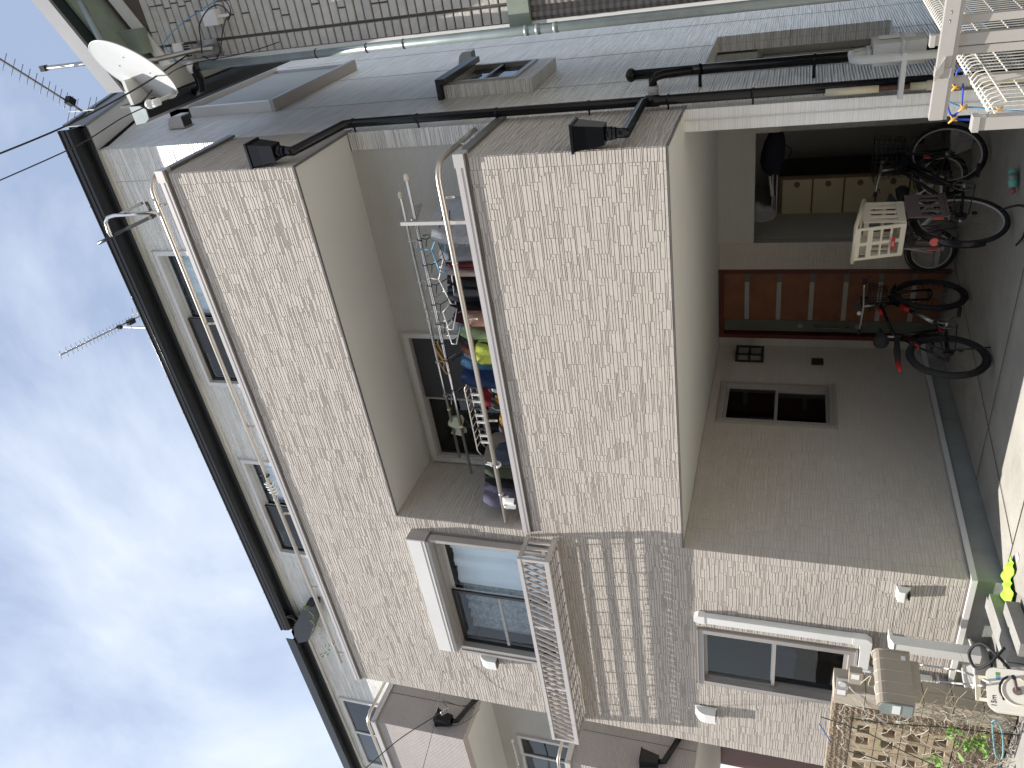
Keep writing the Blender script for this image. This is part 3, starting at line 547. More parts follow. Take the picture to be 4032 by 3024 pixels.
# ================================================================== right neighbour
NY=.75
NB=thing('neighbour_house','white block tiled house corner at the right with sloped eave above a brown corrugated wall','house',(1.5,NY+2,0))
def Q(name,mb,mat,par=None,**k): return obj(name,mb,mat,par or NB,**k)
xe=(W(1450,178,'y',NY)[0]+W(2000,92,'y',NY)[0])/2     # left edge
zb=W(2010,60,'y',NY)[2]; zb2=W(2092,50,'y',NY)[2]
va=W(190,0,'y',.25); vb=W(478,352,'y',.25); sl_=(vb[2]-va[2])/(vb[0]-va[0]); XE=vb[0]-.02
def vz(x): return vb[2]+sl_*(x-vb[0])
Q('wall',MB().prism([(xe,NY,zb),(4.5,NY,zb),(4.5,NY,vz(4.5)),(xe,NY,vz(xe))],(0,.12,0)),'grout')
Q('wall',B((xe,NY+.121,0),(xe+.12,3.2,6.6)),'warm_sid')  # unseen side wall, kept short and pale to let light into the gap
Q('band',B((xe-.03,NY-.05,zb2),(4.5,NY+.12,zb)),'greenp')
Q('corrugated_wall',B((xe+.02,NY,.0),(4.5,NY+.12,zb2)),'corr')
for i in range(46):
    x=xe+.045+i*.075; Q('rib',B((x,NY-.018,.0),(x+.032,NY,zb2)),'corr')
Q('corner_trim',B((xe-.012,NY-.02,.0),(xe+.02,NY+.1,vz(xe)-.02)),'white_trim')
# tiles
tz0=zb+.006; rowh=.072; r5=random.Random(5); joint_x=W(1500,75,'y',NY)[0]
TILE={}
def tile(x0,x1,z0,z1,t):
    key=(round(x1-x0,2),round(t,3))
    if key not in TILE:
        w_=x1-x0; q=[(0,0,0),(w_,0,0),(w_,0,rowh-.008),(0,0,rowh-.008),(.004,-t,.004),(w_-.004,-t,.004),(w_-.004,-t*.9,rowh-.012),(.004,-t*.9,rowh-.012)]
        me=bpy.data.meshes.new('tile'); me.from_pydata(q,[],[(4,5,6,7),(0,1,5,4),(1,2,6,5),(2,3,7,6),(3,0,4,7)]); me.materials.append(MT['tile']); TILE[key]=me
    o=bpy.data.objects.new('tile',TILE[key]); COL.objects.link(o); o.parent=NB; o.location=Vector((x0,NY-.0005,z0))-Vector(NB.location)
k=0; nt_=0; rest=MB()
while tz0+k*rowh<7.9:
    z0=tz0+k*rowh; x=xe+.012; lim=[joint_x, .62]
    segs=[(xe+.022,joint_x-.006),(joint_x+.006,.62)]
    for (s0,s1) in segs:
        x=s0
        while x<s1-.03:
            w_=r5.choice((.11,.16,.22,.30,.30)); x2=min(x+w_,s1)
            if z0+rowh>vz(x)-.17: break
            if s1-x2<.06: x2=s1
            tk=r5.choice((.010,.014,.018))
            if nt_<296: tile(x,x2-.008,z0,z0+rowh-.008,tk); nt_+=1
            else: rest.box((x,NY-tk,z0),(x2-.008,NY-.0005,z0+rowh-.008))
            x=x2
    k+=1
if rest.v: Q('tile',rest,'tile',kind='stuff')
# eave: gable verge sloping down to the left, side gutter running back
va=W(190,0,'y',.25); vb=W(478,352,'y',.25); sl_=(vb[2]-va[2])/(vb[0]-va[0])
xa,za=va[0]+2.2,va[2]+sl_*2.2
XE=vb[0]-.02
g=MB().prism([(XE,.25,vz(XE)),(3,.25,vz(3)),(3,.25,vz(3)+.16),(XE,.25,vz(XE)+.16)],(0,.03,0)); Q('verge_board',g,'fasc')
g=MB().prism([(XE+.02,.28,vz(XE)+.03),(3,.28,vz(3)+.03),(3,.28,vz(3)+.12),(XE+.02,.28,vz(XE)+.12)],(0,2.9,0)); Q('roof_slab',g,'roofm')
g=MB().prism([(XE+.02,.281,vz(XE)+.02),(2,.281,vz(2)+.02),(2,.281,vz(2)+.028),(XE+.02,.281,vz(XE)+.028)],(0,.12,0)); Q('soffit_board',g,'dkgreen')
g=MB().prism([(XE+.04,.40,vz(XE)-.01),(2,.40,vz(2)-.01),(2,.40,vz(2)+.018),(XE+.04,.40,vz(XE)+.018)],(0,NY-.40,0)); Q('soffit_board',g,'greenp')
g=MB().prism([(XE+.1,NY-.03,vz(XE)-.05),(2,NY-.03,vz(2)-.05),(2,NY-.03,vz(2)-.16),(XE+.1,NY-.03,vz(XE)-.16)],(0,.028,0)); Q('barge_trim',g,'soffit')
pA=W(313,0,'y',.33); pB=W(540,430,'y',.33)
Q('verge_pipe',T([pA,((pA[0]+pB[0])/2,.33,(pA[2]+pB[2])/2),pB,(pB[0]-.05,.40,pB[2]-.01)],.028,10),'zinc')
ga=W(566,452,'x',-1.06); gb=W(1050,255,'x',-1.06)
g=MB(); z=(ga[2]+gb[2])/2; z=ga[2]
prof=[(-1.13,z+.10),(-1.12,z),(-1.09,z-.045),(-1.02,z-.05),(-.99,z),(-.99,z+.10),(-1.0,z+.10),(-1.005,z+.0),(-1.03,z-.035),(-1.08,z-.03),(-1.105,z+.01),(-1.115,z+.10)]
g.prism([(x,ga[1],zz) for x,zz in prof],(0,2.6,0)); SG=Q('side_gutter',g,'blackm')
obj('gutter_end_cap',MB().prism([(x,ga[1]-.012,zz) for x,zz in prof[:6]],(0,.012,0)),'zinc',SG)
Q('side_soffit',B((-.99,ga[1],z+.06),(xe+.02,3.2,z+.09)),'soffit'); Q('side_fascia',B((-1.0,ga[1],z+.05),(-.98,3.2,z+.2)),'blackm')
# mast pipe / downpipe
pz=W(780,250,'y',NY-.14); pz2=W(3000,15,'y',NY-.14); xp=(W(1450,190,'y',NY-.14)[0]+pz2[0])/2
DPn=Q('downpipe',T([(xp,NY-.14,.5),(xp,NY-.14,pz[2])],.034,14),'zinc')
obj('elbow',T([(xp,NY-.14,pz[2]-.01),(xp,NY-.16,pz[2]+.05),(xp-.10,NY-.1,pz[2]+.07),(xp-.17,NY-.1,pz[2]+.08),(xp-.2,NY-.1,pz[2]+.16)],.040,12),'black',DPn)
for q in (1240,1438,1585,2070,2115,2185):
    z=W(q,180-(q-1240)*.11,'y',NY-.14)[2]; obj('pipe_joint' if q>2000 else 'cable_tie',MB().disc((xp,NY-.14,z),(0,0,1),.037,.03 if q>2000 else .008,14),'zinc' if q>2000 else 'wire',DPn)
obj('end_cap',MB().sphere((xp,NY-.16,pz[2]+.06),(.05,.05,.035),12,8),'whitep',DPn)
# meter boxes on the tile wall
c0=W(465,120,'y',NY-.02); c1=W(615,190,'y',NY-.02)
x0,x1=sorted((c0[0],c1[0])); 
MBx=thing('meter_box','pale green electric box with dark sloped top mounted high on the white tiled wall','meter box',((x0+x1)/2,NY-.1,c1[2]))
obj('box',B((x0-.02,NY-.14,c1[2]+.03),(x0+.17,NY-.02,c0[2])),'greenp',MBx); obj('box_lid',MB().prism([(x0-.04,NY-.16,c0[2]),(x0-.04,NY-.0,c0[2]+.05),(x0-.04,NY-.0,c0[2]+.015),(x0-.04,NY-.17,c0[2]-.02)],(.24,0,0)),'zinc',MBx)
c=W(840,65,'y',NY-.05); o=tag(B_:=obj('junction_box',MB().box((c[0]-.06,NY-.10,c[2]-.06),(c[0]+.05,NY-.018,c[2]+.07)).box((c[0]-.01,NY-.08,c[2]-.17),(c[0]+.01,NY-.06,c[2]-.06)),'whitep'),'small white junction box with a stub pipe inside the black cable loop','junction box')
c=W(715,200,'y',NY-.12); BO=thing('signal_splitter','white cable splitter box with a row of black plugs below the satellite dish bracket','splitter',(c[0],c[1],c[2]))
obj('case',B((c[0]-.06,NY-.14,c[2]-.03),(c[0]+.06,NY-.10,c[2]+.06)),'whitep',BO)
for i in range(6): obj('plug',T([(c[0]-.045+.018*i,NY-.12,c[2]-.03),(c[0]-.045+.018*i,NY-.12,c[2]-.085)],.006,6),'wire',BO)
# satellite dish ---------------------------------------------------
DYp=.05
dc=Vector(W(527,280,'y',DYp)); A1=Vector(W(384,196,'y',DYp)); 
R_=(RW); depth=float((RW@(np.array(dc)-CAM))[2]); ppm=FPX/depth
rad=168/ppm
# plane axes: major axis direction lies in picture plane
right=Vector((RW[0][0],RW[0][1],RW[0][2])); down=Vector((RW[1][0],RW[1][1],RW[1][2])); fwd=Vector((RW[2][0],RW[2][1],RW[2][2]))
ang=math.atan2(362-195,672-384)
view=(dc-Vector(CAM)).normalized(); u_=(right*math.cos(ang)+down*math.sin(ang)); u_=(u_-view*u_.dot(view)).normalized()
v0_=view.cross(u_).normalized(); ratio=.40; th=math.asin(ratio)
# normal of the dish tilts away from the view line
nrm=(-view*math.sin(th)+ -v0_*math.cos(th)*(-1)).normalized()
if nrm.y>0 and False: nrm=-nrm
w2=nrm.cross(u_).normalized()
DI=thing('satellite_dish','white satellite dish on a wall bracket under the eave at the upper right','satellite dish',tuple(dc))
def dishf(s,t,off=0.):
    rr=rad*t; a=2*math.pi*s; return dc+u_*rr*math.cos(a)+w2*rr*.93*math.sin(a)-nrm*(.06*rad*4*(1-t*t)*.25+off)
obj('reflector',MB().grid(lambda s,t:dishf(s,t),40,10).grid(lambda s,t:dishf(s,t,.006),40,10),'dish',DI)
obj('reflector_rim',MB().tube([dishf(i/48,1.0,.003) for i in range(48)],.005,6,closed=True),'dish',DI)
arm0=dishf(.02,.98,.02); lnb=Vector(W(590,410,'y',DYp-.16))
ap=[dishf(.0,.97,.03),(dishf(.0,.97,.03)+lnb)/2+Vector((0,0,-.03)),lnb]
obj('feed_arm',MB().bar(ap[0],ap[1],.022,.03).bar(ap[1],ap[2],.022,.03),'grayp',DI)
obj('feed_horn',MB().sphere(lnb,(.035,.04,.035),12,8).tube([lnb+Vector((0,0,-.02)),lnb+Vector((.01,.02,-.08))],.028,10),'whitep',DI)
bc=dishf(0,0,.05); wm=Vector(W(800,190,'y',NY-.05))
obj('mast_clamp',MB().tube([bc,bc+Vector((.0,.12,-.10)),(wm.x,NY-.12,wm.z+.02),(wm.x,NY-.12,wm.z-.16)],.019,10),'chain',DI)
obj('wall_bracket',MB().box((wm.x-.06,NY-.03,wm.z-.14),(wm.x+.06,NY-.019,wm.z+.06)).box((wm.x-.02,NY-.12,wm.z-.04),(wm.x+.02,NY-.03,wm.z)),'chain',DI)
for a,b in ((.30,.28),(.32,-.30)): pass
for s in (.12,.38,.62,.88): obj('bolt',MB().disc(dishf(s,.42,-.002),nrm,.006,.004,8),'frame',DI)
# cables near dish
def cable(name,pts,r,mat,label,cat='cable',group=None,sub=6):
    P_=[Vector(p) for p in pts]; out=[]
    for i in range(len(P_)-1):
        p0=P_[max(i-1,0)];p1=P_[i];p2=P_[i+1];p3=P_[min(i+2,len(P_)-1)]
        for k in range(sub):
            t=k/sub; out.append(.5*((2*p1)+(-p0+p2)*t+(2*p0-5*p1+4*p2-p3)*t*t+(-p0+3*p1-3*p2+p3)*t**3))
    out.append(P_[-1]); o=obj(name,MB().tube(out,r,6),mat); return tag(o,label,cat,group)
Yc=NY-.16
def WY(l,y): return [W(a,b,'y',y) for a,b in l]
cable('cable',WY([(695,252),(680,215),(652,190),(648,165),(690,115),(760,60),(830,15),(870,-8)],Yc),.004,'lblue','thin blue cable looping up the white tiled wall past the dish')
cable('cable',WY([(795,210),(790,150),(785,100),(812,45),(850,20),(880,28),(906,60),(890,75),(876,125),(872,165),(865,205),(850,233),(825,235),(800,220)],Yc-.02),.005,'wire','black cable loop hanging on the tiled wall between dish and downpipe')
cable('cable',WY([(870,-5),(895,15),(908,50),(898,80)],Yc-.03),.006,'wire','short thick black cable end at the top edge beside the junction box')
yw=.0
cable('overhead_wire',[W(-60,628,'y',-1.2),W(110,560,'y',-.9),W(250,500,'y',-.6),W(400,425,'y',-.3),W(560,335,'y',-.05),W(660,270,'y',.2),W(740,215,'y',.5)],.007,'wire','thick black service wire running from the sky to the satellite dish','wire')
cable('overhead_wire',[W(-60,736,'y',-1.2),W(300,575,'y',-.8),W(480,465,'y',-.4),W(620,400,'y',.1)],.0045,'wire','thin black wire below the thick service wire crossing the eave corner','wire')
cable('overhead_wire',[W(560,400,'y',.1),W(700,270,'y',.4),W(960,210,'y',NY-.18),W(1100,165,'y',NY-.18)],.004,'wire','thin wire clipped along the pale downpipe top','wire')
# ------------------------------------------------------------------ antennas
def yagi(label,mast_px,mastbot,yb,tip,tail,n,el,mastr=.014,bent=True,boomr=.010,refl=True):
    m=Vector(W(*mast_px,'y',yb)); h=m.z; t=Vector(W(*tip,'z',h)); e=Vector(W(*tail,'z',h)); d=(e-t).normalized(); lat=Vector((-d.y,d.x,0)).normalized(); Lb=(e-t).length
    A=thing('tv_antenna',label,'antenna',(m.x,m.y,mastbot))
    obj('boom',MB().bar(t,e,boomr*1.6,boomr*2),'chain',A); obj('mast',T([(m.x,m.y,mastbot),(m.x,m.y,h-.02)],mastr,10),'chain',A)
    obj('mast_clamp',MB().box((m.x-.025,m.y-.025,h-.06),(m.x+.025,m.y+.025,h+.0)),'black',A)
    for i in range(n):
        c=t+d*Lb*(.01+.86*(i/(n-1))**.85); 
        obj('element',T([c-lat*el/2*(1 if i else .9),c+lat*el/2*(1 if i else .9)],.0035,6),'chain',A)
    obj('feed_box',MB().bar(t+d*Lb*.78+Vector((0,0,-.04)),t+d*Lb*.86+Vector((0,0,-.04)),.07,.06),'black',A)
    if refl:
        obj('reflector_frame',MB().bar(e+Vector((0,0,-.16)),e+Vector((0,0,.16)),.012,.012),'chain',A)
        for z in (-.16,-.08,.08,.16): obj('element',T([e-lat*el*.8+Vector((0,0,z)),e+lat*el*.8+Vector((0,0,z))],.0035,6),'chain',A)
    return A
ya=yagi('roof antenna with a long boom standing behind the black gutter in the sky',(465,1287),8.6,2.3,(235,1399),(560,1240),20,.13)
yb_=yagi('large tv antenna on a pale mast above the satellite dish at the top edge',(164,270),W(400,232,'y',.9)[2]-.3,.9,(-30,215),(322,436),12,.17,mastr=.02)
# antenna long side elements
h=W(164,270,'y',.9)[2]; 
for a,b in (((130,480),(183,325)),((190,490),(233,330)),((217,457),(257,318)),((235,490),(283,320)),((250,500),(295,350))):
    pass
# ================================================================== left neighbour
LN=thing('neighbour_house','grey brown ribbed siding house with stacked balconies beyond the left edge of the stone house','house',(-11,1,0))
def K(name,mb,mat,par=None): return obj(name,mb,mat,par or LN)
NX=-8.895
for z0,z1,i in ((Z3,Z4+.02,0),(Z1,Z2+.02,1)):
    K('balcony_parapet',MB().box((-14,0,z0),(NX,.12,z1)).box((NX-.12,.121,z0),(NX,.93,z1)),'brown_sid')
    C_=K('parapet_cap',MB().box((-14,-.03,z1),(NX+.02,.14,z1+.02)).box((NX-.14,.141,z1),(NX+.03,.93,z1+.02)),'cap')
    obj('cap_drip',MB().box((-14,-.034,z1-.05),(NX+.02,-.003,z1-.001)).box((NX+.003,.0,z1-.05),(NX+.03,.93,z1-.001)),'cap',C_)
    K('balcony_soffit',B((-14,.12,z0),(NX-.121,YB,z0+.2)),'soffit')
    zr=z1+.13; rr_=.021
    xr=NX-.05; Rr=K('handrail',T([(-14,.035,zr),(xr-.12,.035,zr),(xr-.04,.06,zr),(xr,.14,zr),(xr,.89,zr)],rr_,12),'alum' if i==0 else 'alum')
    for x in (-9.3,-10.4,-11.5): obj('rail_post',T([(x,.035,zr),(x,.04,z1)],.012),'alum',Rr)
    K('wall_joint',B((NX+.0,.45,z0),(NX+.003,.456,z1-.05)),'grout')
K('terrace_wall',B((-14,YB,Z3),(-8.33,YB+.12,8.02)),'white_sid'); K('balcony_wall',B((-14,YB,Z1+.2),(-8.33,YB+.12,Z3)),'warm_sid')
def wnd(par,u0,u1,v0,v1,y,two=True):
    g=MB()
    for q in ((u0,u1,v0,v0+.05),(u0,u1,v1-.05,v1),(u0,u0+.05,v0+.05,v1-.05),(u1-.05,u1,v0+.05,v1-.05)): g.box((q[0],y-.03,q[2]),(q[1],y+.02,q[3]))
    o=obj('window',g,'framel',par); um=(u0+u1)/2
    obj('mullion',B((um-.02,y-.025,v0+.05),(um+.02,y+.01,v1-.05)),'framel',o); obj('pane',B((u0+.05,y-.006,v0+.05),(um-.02,y-.002,v1-.05)),'glass',o); obj('pane',B((um+.02,y-.006,v0+.05),(u1-.05,y-.002,v1-.05)),'glassd',o)
    obj('dark_interior',B((u0+.05,y-.0015,v0+.05),(u1-.05,y-.0005,v1-.05)),'screen',o)
    return o
wnd(LN,-11.70,-9.96,6.2,7.93,YB); wnd(LN,-10.9,-10.0,3.2,5.05,YB)
K('roof',MB().prism([(-14,.80,8.22),(-14,4.35,roofz(4.35)+.16),(-14,4.35,roofz(4.35)+.10),(-14,.80,8.16)],(14-8.45,0,0)),'blackm')
K('fascia',B((-14,.80,8.02),(-8.45,.829,8.22)),'blackm'); K('gutter',MB().box((-14,.69,8.10),(-8.45,.80,8.13)).box((-14,.68,8.10),(-8.45,.69,8.24)),'black'); K('eave_soffit',B((-14,.83,8.03),(-8.45,.889,8.10)),'white_trim')
# hoppers on neighbour
for (px,py,zz) in ((1500+460,2760+0,0),):
    pass
for hp_ in ((1752,2832),(2560,2992)):
    q_=W(*hp_,'x',NX+.075); c=(NX+.075,q_[1],q_[2]+.10); g=MB(); b=.05;a=.08
    g.hexa([(c[0]-b,c[1]-b,c[2]-.2),(c[0]+b,c[1]-b,c[2]-.2),(c[0]+b,c[1]+b,c[2]-.2),(c[0]-b,c[1]+b,c[2]-.2),(c[0]-a*.9,c[1]-a,c[2]),(c[0]+a,c[1]-a,c[2]),(c[0]+a,c[1]+a,c[2]),(c[0]-a*.9,c[1]+a,c[2])]); g.box((c[0]-a,c[1]-a-.01,c[2]),(c[0]+a+.01,c[1]+a+.01,c[2]+.015))
    o=K('rain_hopper',g,'black'); obj('pipe',T([(c[0],c[1],c[2]-.2),(c[0],c[1]+.01,c[2]-.26),(c[0],YB+.05,c[2]-.55)],.034,10),'black',o)
K('garage_ceiling',B((-14,YB+.0,Z1),(-8.33,6,Z1+.19)),'soffit'); K('garage_back_wall',B((-14,3.5,0),(-8.33,3.6,Z1)),'woodf'); K('garage_side_wall',B((-8.5,YB,0),(-8.33,6,Z1)),'woodf')
K('dark_door',B((-11.6,3.44,.1),(-10.0,3.49,2.1)),'frameb'); K('red_panel',B((-9.1,.9,.5),(-8.75,.95,1.1)),'red')
K('foundation',B((-14,0,-.05),(-13.9,.1,.2)),'conf')
# drying hooks at neighbour balcony
for zr,xx in ((4.86,-9.75),):
    A=thing('drying_pole','steel drying pole resting on a hook arm on the left neighbour balcony','pole',(xx,.4,zr)); obj('pole',T([(-12.5,.42,zr+.02),(-9.4,.42,zr+.02)],.014,8),'steel',A); obj('pole_end',MB().sphere((-9.4,.42,zr+.02),(.03,.02,.02),8,6),'creamp',A)
    A=thing('pole_bracket','grey hook arm bracket with a blue cloth on the left neighbour balcony','bracket',(xx-.3,.3,zr)); obj('arm',MB().bar((xx-.25,.14,zr-.75),(xx-.25,.14,zr-.1),.03,.02).bar((xx-.25,.14,zr-.1),(xx-.25,.6,zr+.05),.012,.05),'cap',A)
    tag(obj('cloth',MB().grid(lambda s,t:(xx-.3+.12*s+.01*math.sin(t*9),.2+.06*math.sin(s*5),zr-.12-.1*t),6,5,.003),'lblue'),'small blue cloth knotted on the pole bracket of the left neighbour balcony','cloth')
# wires at left with insulators
cable('overhead_wire',[W(1380,3080,'y',-1.5),W(1560,2920,'y',-.6),W(1690,2835,'y',-.15),W(1720,2815,'y',.05)],.006,'wire','thick service wire coming in to the left neighbour balcony','wire')
cable('overhead_wire',[W(1650,3080,'y',-1.5),W(1710,2850,'y',-.4),W(1745,2640,'y',-.1),W(1735,2720,'y',-.1)][:3],.003,'wire','thin wire rising beside the left end of the stone facade','wire')
cable('cable',[W(1720,2815,'y',.05),W(1760,2790,'y',.1),W(1745,2760,'y',.15),W(1820,2780,'y',.2),W(1880,2760,'y',.3),W(1895,2745,'y',.35)],.004,'wire','black cable loop drooping below the insulators at the left neighbour hopper')
cable('cable',[W(1730,2840,'y',.02),W(1790,2858,'y',.1),W(1850,2830,'y',.2),W(1890,2790,'y',.3)],.003,'wire','thin blue grey cable sagging under the left neighbour hopper')
c=Vector(W(1745,2810,'y',.05)); A=thing('cable_clamp','silver cable clamps bunched at the end of the service wire on the left','clamp',tuple(c))
for i in range(4): obj('clamp',MB().disc(c+Vector((.0,.02*i,-.02*i+.02)),(1,.3,.2),.014,.05,8),'chain',A)
# weeds in the gutter at the left end
WD=thing('weed','small leafy weed growing from the left end of the black gutter above the handrail','plant',(-8.0,.8,7.9))
rw=random.Random(3)
for (px,py) in ((1205,2395),(1235,2440),(1240,2475),(1265,2490),(1295,2550),(1280,2575)):
    b0=Vector(W(px,py,'y',.6)); obj('stem',T([b0+Vector((.03,.1,.12)),b0+Vector((.0,.05,.03)),b0],.0025,5),'twig',WD)
    for k in range(9):
        q=b0+Vector((rw.uniform(-.05,.05),rw.uniform(-.05,.05),rw.uniform(-.04,.06))); s=rw.uniform(.012,.02); a=Vector((rw.uniform(-1,1),rw.uniform(-1,1),rw.uniform(-.4,.6))).normalized()*s; b=a.cross(Vector((rw.uniform(-1,1),rw.uniform(-1,1),1))).normalized()*s*.7
        obj('leaf',MB().add([q-a,q-b,q+a,q+b],[(0,1,2,3)]),'green',WD)
# ================================================================== terrace bracket, clips
A=thing('drying_bracket','folding steel drying arm clamped on the upper handrail at its right end','bracket',W(640,845,'y',.03))
yb=-.02
obj('arm',T([W(625,835,'y',.03),W(500,845,'y',yb),W(450,848,'y',yb-.02),W(424,856,'y',yb-.03),W(416,875,'y',yb-.04),W(428,912,'y',yb-.05),W(440,932,'y',yb-.06)],.016,10),'steel',A)
obj('strut',MB().bar(W(560,800,'y',-.02),W(456,850,'y',-.03),.018,.022),'frameb',A); obj('strut',MB().bar(W(600,852,'y',.0),W(438,930,'y',-.06),.018,.024),'frameb',A); obj('handle',T([W(440,928,'y',-.06),W(415,945,'y',-.08),W(388,958,'y',-.1)],.015,8),'frameb',A)
obj('clamp',MB().disc(W(600,852,'y',.0),(0,1,0),.02,.06,10),'frameb',A); obj('post',MB().bar(W(575,795,'y',.02),W(598,838,'y',.03),.02,.02),'frameb',A)
def clip(px,py,mat,label,group,s=1.,zz=None):
    c=Vector(W(px,py,'y',yr)); o=MB()
    o.tube([c+Vector((0,math.cos(t)*.032*s,math.sin(t)*.032*s)) for t in (-2.6,-2.0,-1.3,-.6,.1,.8,1.5,2.2)],.009*s,6); o.bar(c+Vector((0,-.01,.03)),c+Vector((0,.0,.075*s)),.012,.008); o.bar(c+Vector((0,.02,.03)),c+Vector((0,.025,.07*s)),.012,.008)
    return tag(obj('pole_clip',o,mat),label,'clip',group)
clip(1048,1873,'frameb','black clip on the upper handrail right of the white clips','clips on the upper handrail')
for i,(px,py) in enumerate(((1064,1908),(1071,1919),(1078,1930),(1084,1941))): clip(px,py,'whitep',['white clip nearest the black clip on the upper handrail','second white clip from the black clip on the upper handrail','third white clip from the black clip on the upper handrail','white clip farthest from the black clip on the upper handrail'][i],'clips on the upper handrail')
clip(1952,1830,'whitep','large white clip on the lower balcony handrail left of the laundry','clips on the lower handrail',1.3)
hy=W(1996,1970,'y',yr); tag(obj('towel',MB().grid(lambda s,t:(hy[0]-.06+.12*s,yr-.04-.01*math.sin(s*4)+ .09*abs(t-.35) if t<.35 else yr-.045+.02*math.sin(s*7)*t,hy[2]+.03-.17*abs(t-.3)),10,12,.006),'whitep'),'white towel folded over the left end of the lower handrail','towel')
# ================================================================== balcony laundry
pole_z=W(1690,1120,'y',.26)[2]
def pole(y,a,b,label):
    p=Vector(W(*a,'y',y)); q=Vector(W(*b,'y',y)); z=(p.z+q.z)/2
    A=thing('drying_pole',label,'pole',((p.x+q.x)/2,y,z),'drying poles in the lower balcony'); obj('tube',T([(p.x,y,z),(q.x,y,z)],.015,10),'steel',A); obj('end_cap',MB().sphere((p.x+.01,y,z),(.035,.021,.021),10,8),'creamp',A)
    for x in (-3.0,-4.1): obj('collar',MB().disc((x,y,z),(1,0,0),.0175,.02,10),'pvc',A)
    return z,p.x,q.x
zf,_,_=pole(.24,(1593,706),(1862,1862),'front steel drying pole with cream end in the lower balcony')
zk,_,_=pole(.50,(1571,775),(1815,1800),'rear steel drying pole in the lower balcony behind the front pole')
for n_,x in (('right',W(1600,862,'y',.24)[0]),('left',W(1780,2000,'y',.3)[0])):
    A=thing('pole_holder',('grey pole holder post at the right end of the laundry' if n_=='right' else 'grey pole holder post at the left end of the laundry'),'pole holder',(x,.14,Z2))
    obj('post',MB().box((x-.014,.13,Z2-.25),(x+.014,.155,zf+.08)),'cap',A)
    obj('arm',MB().bar((x,.15,zf-.03),(x,.56,zf+.10 if n_=='right' else zk-.03),.008,.045),'frame',A)
    for k in range(4): obj('hook_ring',MB().ring((x+.006,.22+.09*k,zf+.0+.03*k),(1,0,0),.022,.006,14,5),'frame',A)
rl=random.Random(11)
def garment(name,px,yy0,yy1,zt,zb_,col,label,cat='shirt',wx=.10,seed=0,tilt=0.,rough=.9,amp=.018):
    """cloth hanging from the poles; px=(picture x,y) read at its lower edge; plane roughly across the poles"""
    c=W(*px,'y',.2); x=c[0]; r=random.Random(seed); f1=r.uniform(4,7); f2=r.uniform(8,13); ph=r.uniform(0,6)
    m=MT.get(('cl',col)) or pbr('cloth_'+cat,col,rough,var=.16,vscale=11,bump=.004,bscale=60); MT[('cl',col)]=m
    def fn(s,t):
        sh=1-.32*max(0,1-t*4)
        y=yy0+(yy1-yy0)*(.5+(s-.5)*sh); z=zt-(zt-zb_)*t-.05*abs(s-.5)*(1-t)
        return (x+wx*.6*(s-.5)+tilt*t+amp*math.sin(s*f1+ph+t*1.5)*(.35+t)+.35*amp*math.sin(s*f2*1.7+t*5+ph),y,z)
    o=obj(name,MB().grid(fn,16,14,.012),m); return tag(o,label,cat,'laundry drying in the lower balcony')
